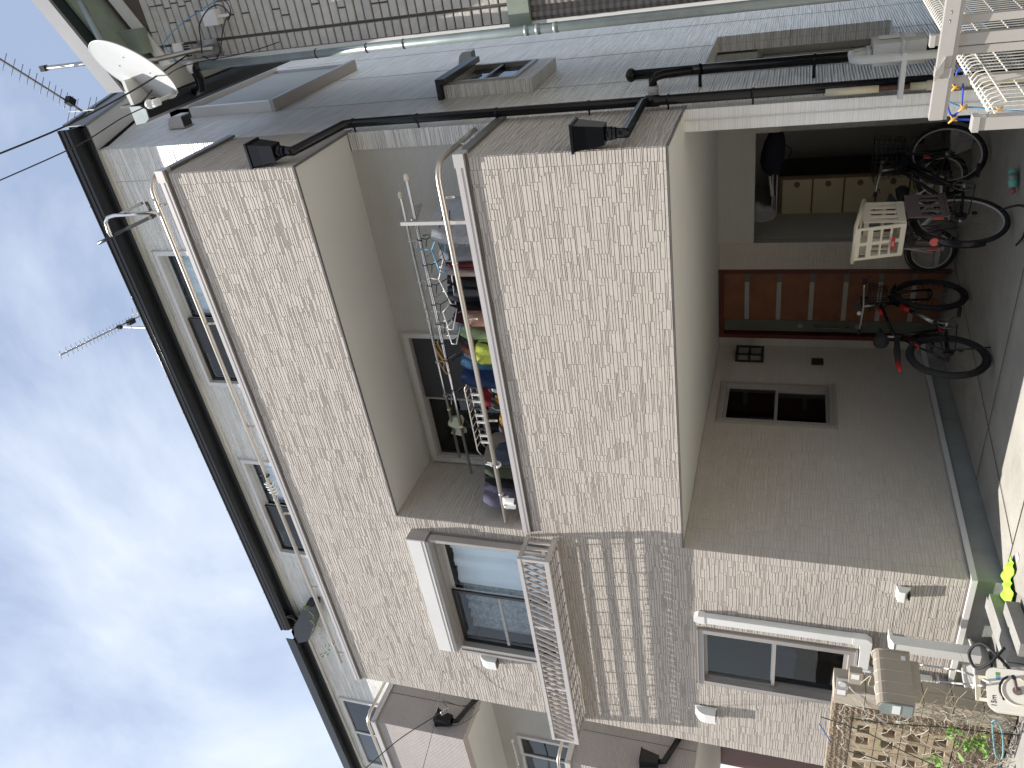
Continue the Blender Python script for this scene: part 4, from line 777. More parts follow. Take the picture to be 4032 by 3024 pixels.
G=[('towel',(1830,880),.06,.55,zf-.12,3.9,(.34,.35,.37),'large grey towel hanging at the right end of the lower balcony',.34),
('towel',(1835,965),.10,.6,zf-.14,3.9,(.26,.28,.30),'dark grey towel beside the large grey towel in the lower balcony',.26),
('skirt',(1820,1020),.08,.5,zf-.2,3.9,(.16,.035,.04),'dark red patterned cloth hanging right of the striped shirt',.10),
('shirt',(1825,1047),.08,.5,zf-.14,3.9,(.55,.53,.52),'white striped shirt hanging beside the dark red cloth',.06),
('shirt',(1845,1095),.14,.42,zf-.16,3.9,(.010,.011,.014),'black shirt hanging left of the striped shirt',.14),
('trousers',(1855,1150),.12,.44,zf-.14,3.9,(.015,.02,.03),'navy trousers hanging between the two black shirts',.10),
('shirt',(1858,1180),.12,.44,zf-.15,3.9,(.008,.008,.010),'second black shirt hanging right of the salmon towel',.12),
('towel',(1868,1220),.04,.46,zf-.28,3.88,(.50,.30,.23),'salmon towel hanging in the middle of the laundry',.16),
('shirt',(1845,1262),.16,.55,zf-.12,3.9,(.07,.015,.03),'wine red top hanging left of the salmon towel',.05),
('towel',(1880,1292),.04,.5,zf-.22,3.88,(.36,.50,.27),'pale green towel hanging left of the salmon towel',.08),
('shirt',(1870,1310),.2,.6,zf-.12,3.9,(.30,.38,.52),'pale blue shirt behind the pale green towel',.06),
('towel',(1905,1365),.02,.42,zf-.32,3.88,(.42,.46,.08),'bright yellow green towel in front of the laundry',.20),
('shirt',(1860,1350),.22,.62,zf-.1,3.9,(.03,.03,.035),'charcoal shirt behind the yellow green towel',.06),
('shirt',(1865,1385),.2,.6,zf-.12,3.9,(.25,.09,.06),'rust brown top behind the yellow green towel',.05),
('shirt',(1880,1405),.2,.6,zf-.14,3.9,(.42,.44,.50),'light grey shirt left of the rust brown top',.05),
('shirt',(1890,1425),.14,.55,zf-.12,3.9,(.05,.14,.24),'mid blue shirt right of the dark blue shirt',.07),
('shirt',(1915,1475),.08,.5,zf-.12,3.9,(.018,.04,.12),'dark blue shirt hanging left of the yellow green towel',.14),
('trousers',(1925,1515),.1,.5,zf-.35,3.88,(.012,.012,.014),'black trousers low behind the handrail left of the dark blue shirt',.08),
('towel',(1930,1545),.06,.4,zf-.42,3.88,(.45,.24,.04),'mustard cloth low on the pinch hanger',.06),
('shirt',(1940,1575),.1,.5,zf-.40,3.88,(.38,.41,.42),'pale grey shirt low beside the mustard cloth',.05),
('shirt',(1935,1590),.2,.6,zf-.2,3.9,(.36,.02,.03),'red and white shirt right of the balcony window mullion',.05),
('shirt',(1950,1625),.06,.45,zf-.42,3.88,(.50,.27,.05),'orange yellow shirt low beside the red shirt',.08),
('trousers',(1955,1660),.06,.5,zf-.40,3.88,(.07,.065,.075),'dark grey trousers left of the orange yellow shirt',.12),
('towel',(1965,1705),.06,.4,zf-.50,3.88,(.46,.44,.03),'yellow socks and cloth low at the pinch hanger',.05),
('towel',(1975,1740),.06,.45,zf-.48,3.88,(.10,.10,.12),'dark patterned cloth left of the yellow cloth',.07),
('shirt',(1985,1760),.1,.5,zf-.45,3.88,(.42,.43,.30),'pale patterned cloth at the left part of the laundry',.06),
('shirt',(1960,1800),.1,.6,zf-.16,3.88,(.28,.24,.20),'beige grey shirt right of the camouflage shirt',.10),
('shirt',(1985,1840),.08,.55,zf-.16,3.88,(.06,.075,.05),'olive green camouflage shirt left of the beige shirt',.12),
('shirt',(1990,1875),.1,.46,zf-.14,3.88,(.012,.013,.014),'black shirt hanging at the left end of the laundry',.10),
('shirt',(2005,1935),.04,.5,zf-.10,3.92,(.12,.11,.16),'greyish purple cloth at the far left of the laundry',.22)]
for i,a in enumerate(G): garment(a[0],a[1],a[2],a[3],a[4],a[5],a[6],a[7],a[0],a[8],seed=i)
for i,(px,yy0,yy1,dz,col,lb) in enumerate((((1835,930),.2,.5,.2,(.42,.43,.44),'light grey cloth in front of the grey towels'),((1840,1075),.2,.45,.2,(.50,.28,.05),'small mustard cloth on the striped shirt'),((1850,1130),.05,.3,.25,(.05,.05,.06),'charcoal cloth between the black shirts'),((1860,1240),.3,.55,.15,(.09,.10,.13),'slate top behind the salmon towel'),((1875,1335),.3,.6,.12,(.02,.02,.025),'black top behind the yellow green towel'),((1880,1395),.3,.6,.16,(.55,.56,.60),'white shirt between the brown and blue tops'),((1895,1450),.25,.5,.12,(.10,.28,.40),'sea blue cloth behind the dark blue shirt'),((1910,1500),.05,.3,.42,(.50,.50,.48),'white cloth low beside the black trousers'),((1930,1560),.05,.35,.38,(.04,.045,.05),'black sock cloth low at the pinch hanger'),((1945,1610),.2,.5,.30,(.55,.53,.50),'off white cloth behind the orange yellow shirt'),((1958,1645),.2,.5,.45,(.30,.06,.05),'small red cloth low left of the orange yellow shirt'),((1965,1685),.2,.5,.35,(.03,.035,.06),'navy cloth low at the left of the pinch hanger'),((1975,1725),.2,.5,.40,(.30,.32,.34),'grey cloth low beside the dark patterned cloth'),((1970,1780),.05,.35,.30,(.06,.07,.10),'dark slate cloth right of the beige grey shirt'),((1980,1820),.3,.6,.2,(.40,.36,.30),'sand coloured cloth behind the olive shirt'),((1995,1905),.25,.5,.2,(.05,.05,.07),'dark cloth behind the purple cloth'))):
    garment('cloth',px,yy0,yy1,zf-dz,3.88,col,lb,'cloth',.05,seed=60+i,amp=.012)
for i,px in enumerate((930,985,1030,1060,1110,1150,1185,1225,1260,1300,1335,1365,1400,1470,1520,1600)):
    c=W(1700+.0*px,px,'y',.3); yy_=(.24,.5)[i%2]; zz_=(zf,zk)[i%2]; g=MB().tube([(c[0],yy_-.018,zz_-.03),(c[0],yy_-.02,zz_+.012),(c[0],yy_,zz_+.024),(c[0],yy_+.02,zz_+.01),(c[0],yy_+.01,zz_-.03),(c[0],yy_,zz_-.06)],.004,5).tube([(c[0],yy_-.15,zz_-.12),(c[0],yy_,zz_-.06),(c[0],yy_+.15,zz_-.12)],.004,5)
    tag(obj('hanger_hook',g,('wire','whitep','wire','grayp')[i%4]),('black','white','black','grey')[i%4]+' hanger hooked on the '+('front','rear')[i%2]+' pole, above the '+('light grey cloth','dark grey towel','dark red patterned cloth','striped shirt','first black shirt','navy trousers','second black shirt','salmon towel','wine red top','pale green towel','charcoal shirt','yellow green towel','white shirt','dark blue shirt','black trousers','red and white shirt')[i],'hanger','hanger hooks holding the laundry')
tw=W(1840,1680,'y',.5); tag(obj('towel',MB().grid(lambda s,t:(tw[0]-.10+.2*s,.5-.03+.06*t+.02*math.sin(s*8),zk+.02-.13*abs(t-.5)*2+.01*math.sin(s*9+t*4)),12,10,.008),MT.setdefault(('cl','tw'),pbr('pale_green_cloth',(.40,.42,.30),.9))),'pale olive towel folded over the rear pole near the left end','towel','laundry drying in the lower balcony')
def hanger(px,y,col,label,a=0.,s=1.):
    c=Vector(W(*px,'y',y)); d=Vector((math.cos(a),math.sin(a),0))*.19*s
    g=MB().tube([c+Vector((0,0,.10)),c+Vector((0,.02,.12)),c+Vector((0,.03,.09)),c+Vector((0,.01,.05)),c],.004,6).tube([c,c+d+Vector((0,0,-.08)),c+d*1.03+Vector((0,0,-.12)),c-d*1.03+Vector((0,0,-.12)),c-d+Vector((0,0,-.08)),c],.005,6)
    for k in (-1,1): g.tube([c+d*k*.5+Vector((0,0,-.045)),c+d*k*.5+Vector((0,0,-.02))],.004,5)
    return tag(obj('hanger',g,col),label,'hanger','hangers in the lower balcony')
hanger((1715,930),.2,'wire','black empty hanger at the right end of the drying pole',.5); hanger((1700,985),.2,'lblue','light blue empty hanger beside the black hanger',.5)
hanger((1728,1100),.2,'whitep','large white empty hanger facing the street',.15,1.1); hanger((1745,1230),.22,'whitep','white chain hanger right of the pale green towel',.9,.8); hanger((1760,1290),.22,'whitep','white chain hanger above the yellow green towel',1.0,.8)
for px,py,lb in ((1722,1380,'yellow band joining the two drying poles, nearest the cream pole ends'),(1725,1392,'yellow band joining the drying poles, the middle one of three'),(1738,1435,'yellow band joining the drying poles above the dark blue shirt')):
    c=W(px,py,'y',.37); tag(obj('rubber_band',MB().tube([(c[0],.22,zf+.02),(c[0],.36,(zf+zk)/2+.02),(c[0],.52,zk+.02),(c[0],.52,zk-.02),(c[0],.22,zf-.02)],.004,6,closed=True),'orange'),lb,'band','yellow bands on the drying poles')
# pinch hanger frame
c=W(1870,1600,'y',.25); A=thing('pinch_hanger','aluminium pinch hanger frame with clips hanging in front of the balcony window','pinch hanger',(c[0],.25,c[2]))
x0,x1=W(1860,1500,'y',.25)[0],W(1885,1740,'y',.25)[0]; zz=c[2]
for y in (.12,.24,.36): obj('frame_bar',T([(x0+.05,y,zz-.03),(x0,y,zz),(x1,y,zz),(x1-.05,y,zz-.03)],.006,6),'alum',A)
for k in range(9):
    x=x0+(x1-x0)*(k+.5)/9; obj('cross_bar',T([(x,.11,zz),(x,.37,zz)],.004,6),'alum',A); obj('clip',MB().box((x-.012,.20,zz-.09),(x+.012,.215,zz-.01)),'grayp' if k%3 else 'frameb',A)
for x in (x0,x1): obj('cord',T([(x,.24,zz),((x0+x1)/2,.24,zf-.02)],.003,5),'wire',A)
# ================================================================== garage contents
CB=thing('cabinet','tall cabinet with stacked cream square doors and round knobs in the garage corner','cabinet',(-3.6,4.7,.1))
cx0,cx1,cy=-3.88,-3.30,4.45
obj('body',B((cx0,cy+.02,.06),(cx1,5.1,1.86)),'cabw',CB); obj('side_panel',B((cx1,cy+.0,.06),(cx1+.012,5.1,1.86)),'cabd',CB); obj('base_panel',B((cx0+.02,cy+.01,.0),(cx1-.02,cy+.05,.06)),'cabd',CB)
for i in range(5):
    z1=1.82-.345*i; z0=z1-.325
    d=obj('cabinet_door',B((cx0+.03,cy-.002,max(z0,.09)),(cx1-.035,cy+.019,z1)),'cream',CB); obj('knob',MB().disc((cx1-.095,cy-.012,z1-.16),(0,1,0),.032,.02,16),'cabw',d)
bg_=W(3010,850,'y',4.3); bgm=MB().grid(lambda s,t:(bg_[0]+(.15+.05*math.sin(9*s)+.03*math.sin(t*14))*math.sin(math.pi*t)**.6*math.cos(6.283*s),bg_[1]+.12*math.sin(math.pi*t)*math.sin(6.283*s)*(1+.2*math.sin(s*23)),1.88+.42*t),22,12); tag(obj('plastic_bag',bgm,'bag'),'crumpled white plastic bag on top of the tall cabinet','bag')
FRm=thing('folding_frame','white folding frame lying flat above the cabinet behind the plastic bag','frame',(-3.5,4.4,1.9))
for z in (1.885,1.935): obj('rail',MB().bar((cx0-.05,cy+.03,z),(cx1+.02,cy+.03,z),.018,.014),'whitep',FRm)
obj('strut',MB().bar((cx0,cy+.05,1.89),(cx1,cy+.05,1.94),.014,.01),'whitep',FRm)
ub=[W(3060,520,'y',4.0),W(3045,600,'y',4.0),W(3025,690,'y',4.0)]
A=thing('folded_parasol','navy folded parasol with a hanging strap leaning above the cabinet','parasol',ub[1])
u0=Vector(W(3060,510,'y',4.0)); u1=Vector(W(3030,690,'y',4.1)); obj('canopy',MB().tube([u0.lerp(u1,t) for t in (0,.1,.3,.5,.7,.85,.95,1)],[.05,.085,.115,.13,.125,.10,.05,.02],14),'navy',A)
obj('strap',T([W(3087,568,'y',3.95),W(3110,580,'y',3.9),W(3118,595,'y',3.9),W(3105,625,'y',3.95),W(3075,645,'y',4.0)],.006,6),'navy',A); obj('pole',T([u1,u1+Vector((-.25,0.02,-.03))],.012,8),'whitep',A)
# ------------------------------------------------------------------ bicycles
def bicycle(name,label,R0,F0,rr,rf,st):
    R0=Vector(R0);F0=Vector(F0); d=(F0-R0); wb=d.length; d.normalize(); up=Vector((0,0,1)); lat=d.cross(up).normalized()
    A=thing(name,label,'bicycle',tuple((R0+F0)/2),)
    P3=lambda s,v,z:R0+d*s+lat*v+up*z
    fr=st['frame']; k=rf/.33
    def wheel(s,r,steer=0.):
        c=P3(s,0,r); ax=(lat*math.cos(steer)+d*math.sin(steer)); tw=st.get('tyre',.024)
        o=obj('wheel',MB().ring(c,ax,r-tw,tw,44,8),'rubber',A); obj('rim',MB().ring(c,ax,r-tw*2.1,.009,44,6),st['rim'],o)
        obj('hub',MB().tube([c-ax*.045,c+ax*.045],.02,10),st.get('hub','chain'),o)
        u=ax.orthogonal().normalized(); v=ax.cross(u); g=MB(); n=28
        for i in range(n):
            a=2*math.pi*i/n; b=a+(.5 if i%2 else -.5); g.tube([c+ax*(.03 if i%4<2 else -.03)+(u*math.cos(b)+v*math.sin(b))*.02,c+(u*math.cos(a)+v*math.sin(a))*(r-tw*2.2)],.0011,3,)
        q=obj('spokes',g,'chain',o); q['kind']='stuff'
        return o
    wr=wheel(0,rr); wf=wheel(wb,rf,st.get('steer',0))
    bb=P3(wb*.42,0,.28*k); seat_b=P3(wb*.27,0,.72*k); hd_t=P3(wb*.80,0,.82*k if not st.get('low') else .78*k); hd_b=P3(wb*.84,0,.66*k); ax_r=P3(0,0,rr); ax_f=P3(wb,0,rf)
    g=MB().tube([hd_t,hd_b],.019,10).tube([hd_b,bb],[.024,.022],10).tube([bb,seat_b],.017,10)
    g.tube([hd_t.lerp(hd_b,.2),seat_b if not st.get('low') else bb.lerp(seat_b,.45)],.016,10)
    for v in (-.05,.05): g.tube([bb+lat*v*.5,ax_r+lat*v],.010,8); g.tube([seat_b.lerp(bb,.1)+lat*v*.4,ax_r+lat*v],.009,8)
    F=obj('frame',g,fr,A); F['kind']='part'
    del F['kind']
    if st.get('accent'):
        obj('frame_stripe',MB().tube([hd_b.lerp(bb,.12),hd_b.lerp(bb,.32)],.0245,8),st['accent'],F); obj('frame_stripe',MB().tube([hd_t.lerp(seat_b,.12),hd_t.lerp(seat_b,.3)],.0165,8),st['accent'],F)
        obj('frame_stripe',MB().tube([bb,bb.lerp(seat_b,.18)],.0175,8),st['accent'],F)
        obj('frame_lettering',MB().tube([hd_b.lerp(bb,.40)+lat*.004,hd_b.lerp(bb,.78)+lat*.004],.0243,8),'chain',F)
    g=MB(); cr_=ax_f+up*(rf+.03)-d*.05
    g.tube([hd_b,cr_],.020,8)
    for v in (-.055,.055): g.tube([cr_+lat*v*.8,ax_f+lat*v],.013,8)
    obj('fork',g,fr,A)
    bt=hd_t+up*.12*k-d*.03; hw=st.get('bar_w',.28)
    g=MB().tube([hd_t,bt,bt+d*.03],.013,8)
    back=st.get('sweep',.06); rise=st.get('rise',.02); sd=(lat*math.cos(st.get('steer',0))+d*math.sin(st.get('steer',0)))
    bp=[bt+sd*hw*s_-d*back*abs(s_)**1.5+up*rise*abs(s_) for s_ in (-1,-.6,-.25,0,.25,.6,1)]
    g.tube(bp,.011,8); HB=obj('handlebar',g,'chain',A)
    for s_ in (-1,1):
        e=bp[0] if s_<0 else bp[-1]; e2=bp[1] if s_<0 else bp[-2]; obj('grip',T([e,e.lerp(e2,.42)],.017,8),st.get('grip','rubber'),HB); obj('brake_lever',T([e.lerp(e2,.5),e.lerp(e2,.45)+d*.05-up*.03,e.lerp(e2,-.0)+d*.07-up*.05],.005,6),'frameb',HB)
    obj('brake_cable',T([bp[1],bp[1]+d*.14+up*.06,hd_t+d*.1,hd_b+d*.05],.003,5),'wire',HB)
    sp=seat_b+up*st.get('post',.10); obj('seat_post',T([seat_b-up*.05,sp],.012,8),'chain',A)
    SD=obj('saddle',MB().tube([sp-d*.13+up*.02,sp-d*.10+up*.02,sp-d*.02+up*.015,sp+d*.06+up*.015,sp+d*.14+up*.01],[.03,.07,.055,.028,.012],10),'rubber',A)
    CR=obj('crank',MB().disc(bb,lat,.02,.14,10).ring(bb+lat*.05,lat,.085,.004,28,5).bar(bb+lat*.07,bb+lat*.07+(d*.12-up*.11)*k,.018,.012).bar(bb-lat*.07,bb-lat*.07-(d*.12-up*.11)*k,.018,.012),'chain',A)
    for i in range(5): a=i*1.2566; obj('chainring_arm',MB().bar(bb+lat*.05,bb+lat*.05+(d*math.cos(a)+up*math.sin(a))*.08,.014,.006),'chain',CR)
    for s_,e in ((1,bb+lat*.12+(d*.12-up*.11)*k),(-1,bb-lat*.12-(d*.12-up*.11)*k)): obj('pedal',MB().bar(e-lat*.045,e+lat*.045,.08,.022,up),'rubber',CR)
    obj('chain',MB().tube([bb+lat*.05+up*.085,ax_r+lat*.05+up*.04],.005,5).tube([bb+lat*.05-up*.085,ax_r+lat*.05-up*.05],.005,5),'frameb',A)
    obj('rear_cassette',MB().disc(ax_r+lat*.04,lat,.045,.02,16).disc(ax_r+lat*.045-up*.1+d*.03,lat,.022,.012,10),'frameb',A)
    def fender(c,r,a0,a1,mat,w=.055):
        def fn(s,t):
            a=a0+(a1-a0)*s; return c+(d*math.cos(a)+up*math.sin(a))*(r+.018-.010*abs(t-.5)*2)+lat*w*(t-.5)
        return obj('mudguard',MB().grid(fn,18,4,.002),mat,A)
    if st.get('fenders')=='full': fender(ax_r,rr,math.pi*.35,math.pi*1.12,'black'); fender(ax_f,rf,math.pi*.15,math.pi*.85,'black')
    if st.get('fenders')=='short':
        p0=seat_b-d*.02-up*.02; fm=obj('mudguard',MB().tube([p0,p0-d*.22+up*.02,p0-d*.42+up*.03],[.02,.03,.022],8),'rubber',A); obj('mudguard_tip',T([p0-d*.42+up*.03,p0-d*.55+up*.03],[.022,.012],8),'red',fm)
        fender(ax_f,rf,math.pi*.30,math.pi*.75,'rubber')
    obj('rear_reflector',MB().disc(seat_b-up*.16-d*.16+lat*.0,d,.028,.016,12) if st.get('fenders')=='short' else MB().disc(ax_r-d*(rr*.86)+up*rr*.62,d,.035,.02,12),'red' if st.get('accent') else 'redr',A)
    return A,P3,dict(bb=bb,hd_t=hd_t,hd_b=hd_b,bt=bt,ax_r=ax_r,ax_f=ax_f,d=d,lat=lat,up=up,bp=bp,seat=sp)
A,P3,q=bicycle('bicycle','black and red mountain bike on its stand in front of the wooden door',(-3.97,1.55,.02),(-3.94,2.68,.04),.335,.335,dict(frame='black',rim='frameb',accent='red',fenders='short',tyre=.03,steer=.06,bar_w=.30,sweep=.02,hub='frameb'))
d,lat,up=q['d'],q['lat'],q['up']
def wire_basket(c,w1,d1,h,mat,par,nm='basket',tap=.82,ax=None,ay=None):
    ax=ax or lat; ay=ay or d; g=MB(); nz=6
    for i in range(nz+1):
        t=i/nz; k=tap+(1-tap)*t; z=c+up*h*t
        g.tube([z-ax*w1*k/2-ay*d1*k/2,z+ax*w1*k/2-ay*d1*k/2,z+ax*w1*k/2+ay*d1*k/2,z-ax*w1*k/2+ay*d1*k/2],.0022 if i<nz else .005,5,closed=True)
    n=7
    for i in range(n+1):
        s=(i/n-.5)
        for sg in (-1,1):
            g.tube([c+ax*w1*tap*s+ay*sg*d1*tap/2,c+up*h+ax*w1*s+ay*sg*d1/2],.0022,4); g.tube([c+ay*d1*tap*s+ax*sg*w1*tap/2,c+up*h+ay*d1*s+ax*sg*w1/2],.0022,4)
        g.tube([c+ax*w1*tap*s-ay*d1*tap/2,c+ax*w1*tap*s+ay*d1*tap/2],.0022,4)
    return obj(nm,g,mat,par)
wire_basket(q['hd_t']+d*.16-up*.10,.22,.18,.16,'frameb',A)
obj('lamp',MB().box(*[tuple(q['bt']+d*.10+Vector(v)) for v in ((-.04,-.03,-.05),(.04,.03,.03))]),'frameb',A); obj('bell',MB().sphere(q['bp'][2]+up*.03,.022,10,6),'whitep',A)
obj('mirror',MB().disc(q['bt']+up*.06,(0.3,-1,.2),.035,.012,14),'frameb',A)
obj('kickstand',T([q['ax_r']+lat*.06,q['ax_r']+lat*.14-up*.30-d*.06],.008,6),'frameb',A)
A,P3,q=bicycle('bicycle','large black city bike with a cream child basket on its rear carrier',(-2.80,1.78,.03),(-2.60,2.86,.05),.36,.33,dict(frame='black',rim='grayp',fenders='full',tyre=.022,low=True,sweep=.16,rise=.03,bar_w=.27,steer=-.45,post=.12))
d,lat,up=q['d'],q['lat'],q['up']; bB=A
wire_basket(q['hd_t']+d*.22-up*.10,.34,.27,.26,'frameb',A)
# rear carrier and cream basket
cz=.80; 
g=MB()
for v in (-.06,.06): g.tube([P3(.25,v,cz-.02),P3(-.28,v,cz-.03)],.007,6)
for s in (.15,0,-.2): g.tube([P3(s,-.06,cz-.025),P3(s,.06,cz-.025)],.006,6)
for v in (-.07,.07): g.tube([P3(-.1,v,cz-.03),P3(0,v,.36)],.006,6)
obj('rear_carrier',g,'frameb',A)
def plate(par,nm,o,ux,uy,w1,h1,hol,th,mat):
    """plastic panel with rounded openings built as strips"""
    us=sorted({0,w1,*[h[0] for h in hol],*[h[1] for h in hol]}); vs=sorted({0,h1,*[h[2] for h in hol],*[h[3] for h in hol]}); n=ux.cross(uy).normalized()*th; g=MB()
    for i in range(len(us)-1):
        for j in range(len(vs)-1):
            a=(us[i]+us[i+1])/2;b=(vs[j]+vs[j+1])/2
            if any(h[0]<a<h[1] and h[2]<b<h[3] for h in hol): continue
            p=[o+ux*us[i]+uy*vs[j],o+ux*us[i+1]+uy*vs[j],o+ux*us[i+1]+uy*vs[j+1],o+ux*us[i]+uy*vs[j+1]]; g.hexa(p+[x+n for x in p])
    return obj(nm,g,mat,par)
CBk=thing('child_seat_basket','cream plastic basket with square openings and a small red label on the rear carrier','basket',tuple(P3(-.05,0,cz)))
wB,dB,hB=.31,.30,.38
hol=[(.03,.14,.04,.10),(.17,.28,.04,.10),(.03,.14,.115,.175),(.17,.28,.115,.175),(.03,.14,.19,.25),(.17,.28,.19,.25),(.02,.14,.29,.345),(.17,.29,.29,.345)]
tl=(up*.97+(-d)*.20).normalized()
plate(CBk,'rear_panel',P3(-.26,-wB/2,cz),lat,tl,wB,hB,hol,.012,'creamp')
plate(CBk,'front_panel',P3(.04,-wB/2,cz),lat,up,wB,hB-.1,[(.03,.14,.05,.12),(.17,.28,.05,.12),(.03,.14,.15,.24),(.17,.28,.15,.24)],.012,'creamp')
for v in (-wB/2,wB/2): plate(CBk,'side_panel',P3(-.26,v,cz),d,up,dB,hB-.06,[(.03,.07,.06,.26),(.10,.14,.06,.26),(.17,.21,.06,.26),(.24,.27,.06,.26)],.012,'creamp')
obj('rim',MB().tube([P3(-.34,-wB/2-.02,cz+hB),P3(-.34,wB/2+.02,cz+hB),P3(.06,wB/2+.02,cz+hB-.08),P3(.06,-wB/2-.02,cz+hB-.08)],.016,8,closed=True),'creamp',CBk)
obj('floor',MB().bar(P3(-.26,0,cz+.005),P3(.04,0,cz+.005),wB,.01),'creamp',CBk)
lab0=P3(-.285,-.02,cz+.085)-d*.03; obj('red_label',MB().bar(lab0-lat*.05,lab0+lat*.07,.004,.028,up),'red',CBk)
lab0b=lab0+lat*.01-d*.0035; latb=lat*-1.; upb=up.copy()
for v,sg in ((-.17,-1),(.13,1)):
    PN=thing('foot_guard',('mauve slotted foot guard on the right side of the city bike rear wheel' if sg<0 else 'mauve slotted foot guard on the door side of the city bike rear wheel'),'foot guard',tuple(P3(-.02,v,.5)))
    plate(PN,'guard_panel',P3(-.16,v,.48),d,up,.34,.30,[(.03,.09,.05,.2),(.11,.17,.05,.2),(.19,.25,.05,.2),(.27,.31,.05,.2)],.012,'mauve'); obj('reflector_strip',MB().bar(P3(-.17,v,.52),P3(-.17,v,.60),.02,.008,lat),'redr',PN)
    obj('guard_lip',MB().bar(P3(-.16,v,.48),P3(.18,v,.48),.05,.012),'mauve',PN)
lk=[P3(-.05,.12,.10),P3(-.2,.25,.02),P3(-.38,.30,.012),P3(-.45,.15,.012),P3(-.40,.02,.03)]
cable('lock_cable',[tuple(x) for x in lk],.009,'rubber','black cable lock lying by the rear wheel of the city bike','lock')
A,P3,q=bicycle('bicycle','small white child bicycle standing behind the city bike',(-3.05,3.55,.05),(-3.83,3.48,.05),.24,.24,dict(frame='whitep',rim='tyrer',fenders='full',tyre=.024,bar_w=.22,sweep=.05,post=.04))
# bag hanging in basket
c=Vector((-2.6+.0,2.95,.84)); bp_=bB
# helmet-like tray seen through the front wheel
c=W(3820,540,'z',.12); tag(obj('plastic_tub',MB().grid(lambda s,t:(c[0]-.1+.16*math.cos(6.283*s)*(.7+.3*t),c[1]+.35+.26*math.sin(6.283*s)*(.7+.3*t),.06+.13*t),24,4,.004),'grayp'),'white oval plastic tub on the garage floor behind the city bike front wheel','tub')
# bottle
c=Vector(W(4008,700,'z',.03)); e=Vector(W(4008,775,'z',.03)); dd=(e-c).normalized(); 
BT=thing('spray_bottle','mint green bottle with a pink cap lying on the garage floor','bottle',tuple(c))
k0=c-dd*.07+Vector((0,0,.034)); obj('body',MB().tube([k0+dd*x for x in (0,.008,.05,.11,.14,.155)],[.026,.034,.036,.036,.030,.018],16),'mint',BT); obj('label',MB().tube([k0+dd*.04,k0+dd*.10],.0365,16,),'zinc',BT); obj('cap',MB().tube([k0+dd*.155,k0+dd*.19,k0+dd*.2],[.018,.019,.015],12),'pink',BT)
# neon cloths
def cloth(cpx,sx,sy,seed,label,ang):
    c=Vector(W(*cpx,'z',.02)); r=random.Random(seed); ca,sa=math.cos(ang),math.sin(ang)
    def fn(s,t):
        a=(s-.5)*sx; b=(t-.5)*sy*(1-.35*abs(s-.5)*2); b*=1+.15*math.sin(s*9+seed)
        z=.010+.020*abs(math.sin(s*7+t*4+seed))*(.4+.6*math.sin(math.pi*t))+.03*math.sin(math.pi*s)*math.sin(math.pi*t)
        return (c.x+a*ca-b*sa,c.y+a*sa+b*ca,z)
    return tag(obj('cloth',MB().grid(fn,26,16,.004),'neon'),label,'cloth','neon cloths on the ground')
cloth((3970,2255),.30,.17,1,'neon yellow green cloth crumpled on the ground nearer the garage',2.9); cloth((3965,2345),.30,.20,5,'neon yellow green cloth crumpled beside the concrete step',2.9)
# ================================================================== block wall and things at the left foreground
BYw=-.90; bx=W(3640,2768,'y',BYw)[0]; BW_=thing('block_wall','openwork beige block garden wall with pebbled blocks and a tan end pillar at the lower left','wall',(bx-1,BYw,0))
def V(nm,mb,mat,par=None,**k): return obj(nm,mb,mat,par or BW_,**k)
zt=W(3292,2660,'y',BYw)[2]; pw=.17
for i,(z0,z1) in enumerate(((0,.2),(.205,.40),(.405,.60),(.605,.80),(.805,1.0),(1.005,zt))):
    V('pillar_block',B((bx-pw,BYw-.0,z0),(bx,BYw+.10,z1)),'tan'); V('pillar_block',B((bx-pw-.001,BYw+.106,z0),(bx-.004,BYw+.20,z1)),'tan')
def pebble(x0,x1,z0,z1):
    o=V('pebbled_block',B((x0,BYw+.02,z0),(x1,BYw+.13,z1)),'pebble'); n=4
    for i in range(n):
        z=z0+(z1-z0)*(i+.5)/n; rp=random.Random(int(x0*999+z*77)); g=MB()
        m_=int((x1-x0)/.012)
        for k in range(m_):
            x=x0+.006+k*.012+rp.uniform(-.003,.003); s=rp.uniform(.005,.008); q=Vector((x,BYw+.018,z+rp.uniform(-.010,.010)))
            g.add([q+Vector((-s,0,-s*.8)),q+Vector((s,0,-s*.7)),q+Vector((s*.8,0,s)),q+Vector((-s*.9,0,s*.8)),q+Vector((0,-.012,0))],[(0,1,4),(1,2,4),(2,3,4),(3,0,4)])
        w_=obj('pebble_row',g,'block',o); w_['kind']='stuff'
xc=bx-pw-.006
for (z0,z1) in ((.0,.145),(.15,.335),(.34,.52),(.525,.705),(.71,.89),(.895,1.065)): pebble(xc-.20,xc,z0,z1)
for i in range(6): 
    pebble(xc-.0-.395*(i+1)+.0 if i else xc-.395,xc-.395*i-.004,1.07,zt) if True else 0
xo=xc-.206
for r_ in range(4):
    for c_ in range(5):
        x1=xo-c_*.345; x0=x1-.339; z1=1.065-r_*.182; z0=z1-.176; g=MB()
        hw=.095; cs=[x0+.095,x1-.095]; zc=(z0+z1)/2
        us=[x0]+[v for c in cs for v in (c-hw/2,c+hw/2)]+[x1]
        for i in range(5):
            if i in (1,3): g.box((us[i],BYw+.02,z0),(us[i+1],BYw+.12,zc-hw/2)); g.box((us[i],BYw+.02,zc+hw/2),(us[i+1],BYw+.12,z1))
            else: g.box((us[i],BYw+.02,z0),(us[i+1],BYw+.12,z1))
        V('openwork_block',g,'block')
for i in range(6): pebble(xo-.345*(i+1)+.005,xo-.345*i,.18,.332)
for i in range(6): pebble(xo-.345*(i+1)+.005,xo-.345*i,.0,.175)
V('mortar',B((xo-2.1,BYw+.05,0),(bx-.01,BYw+.09,.33)),'grout')
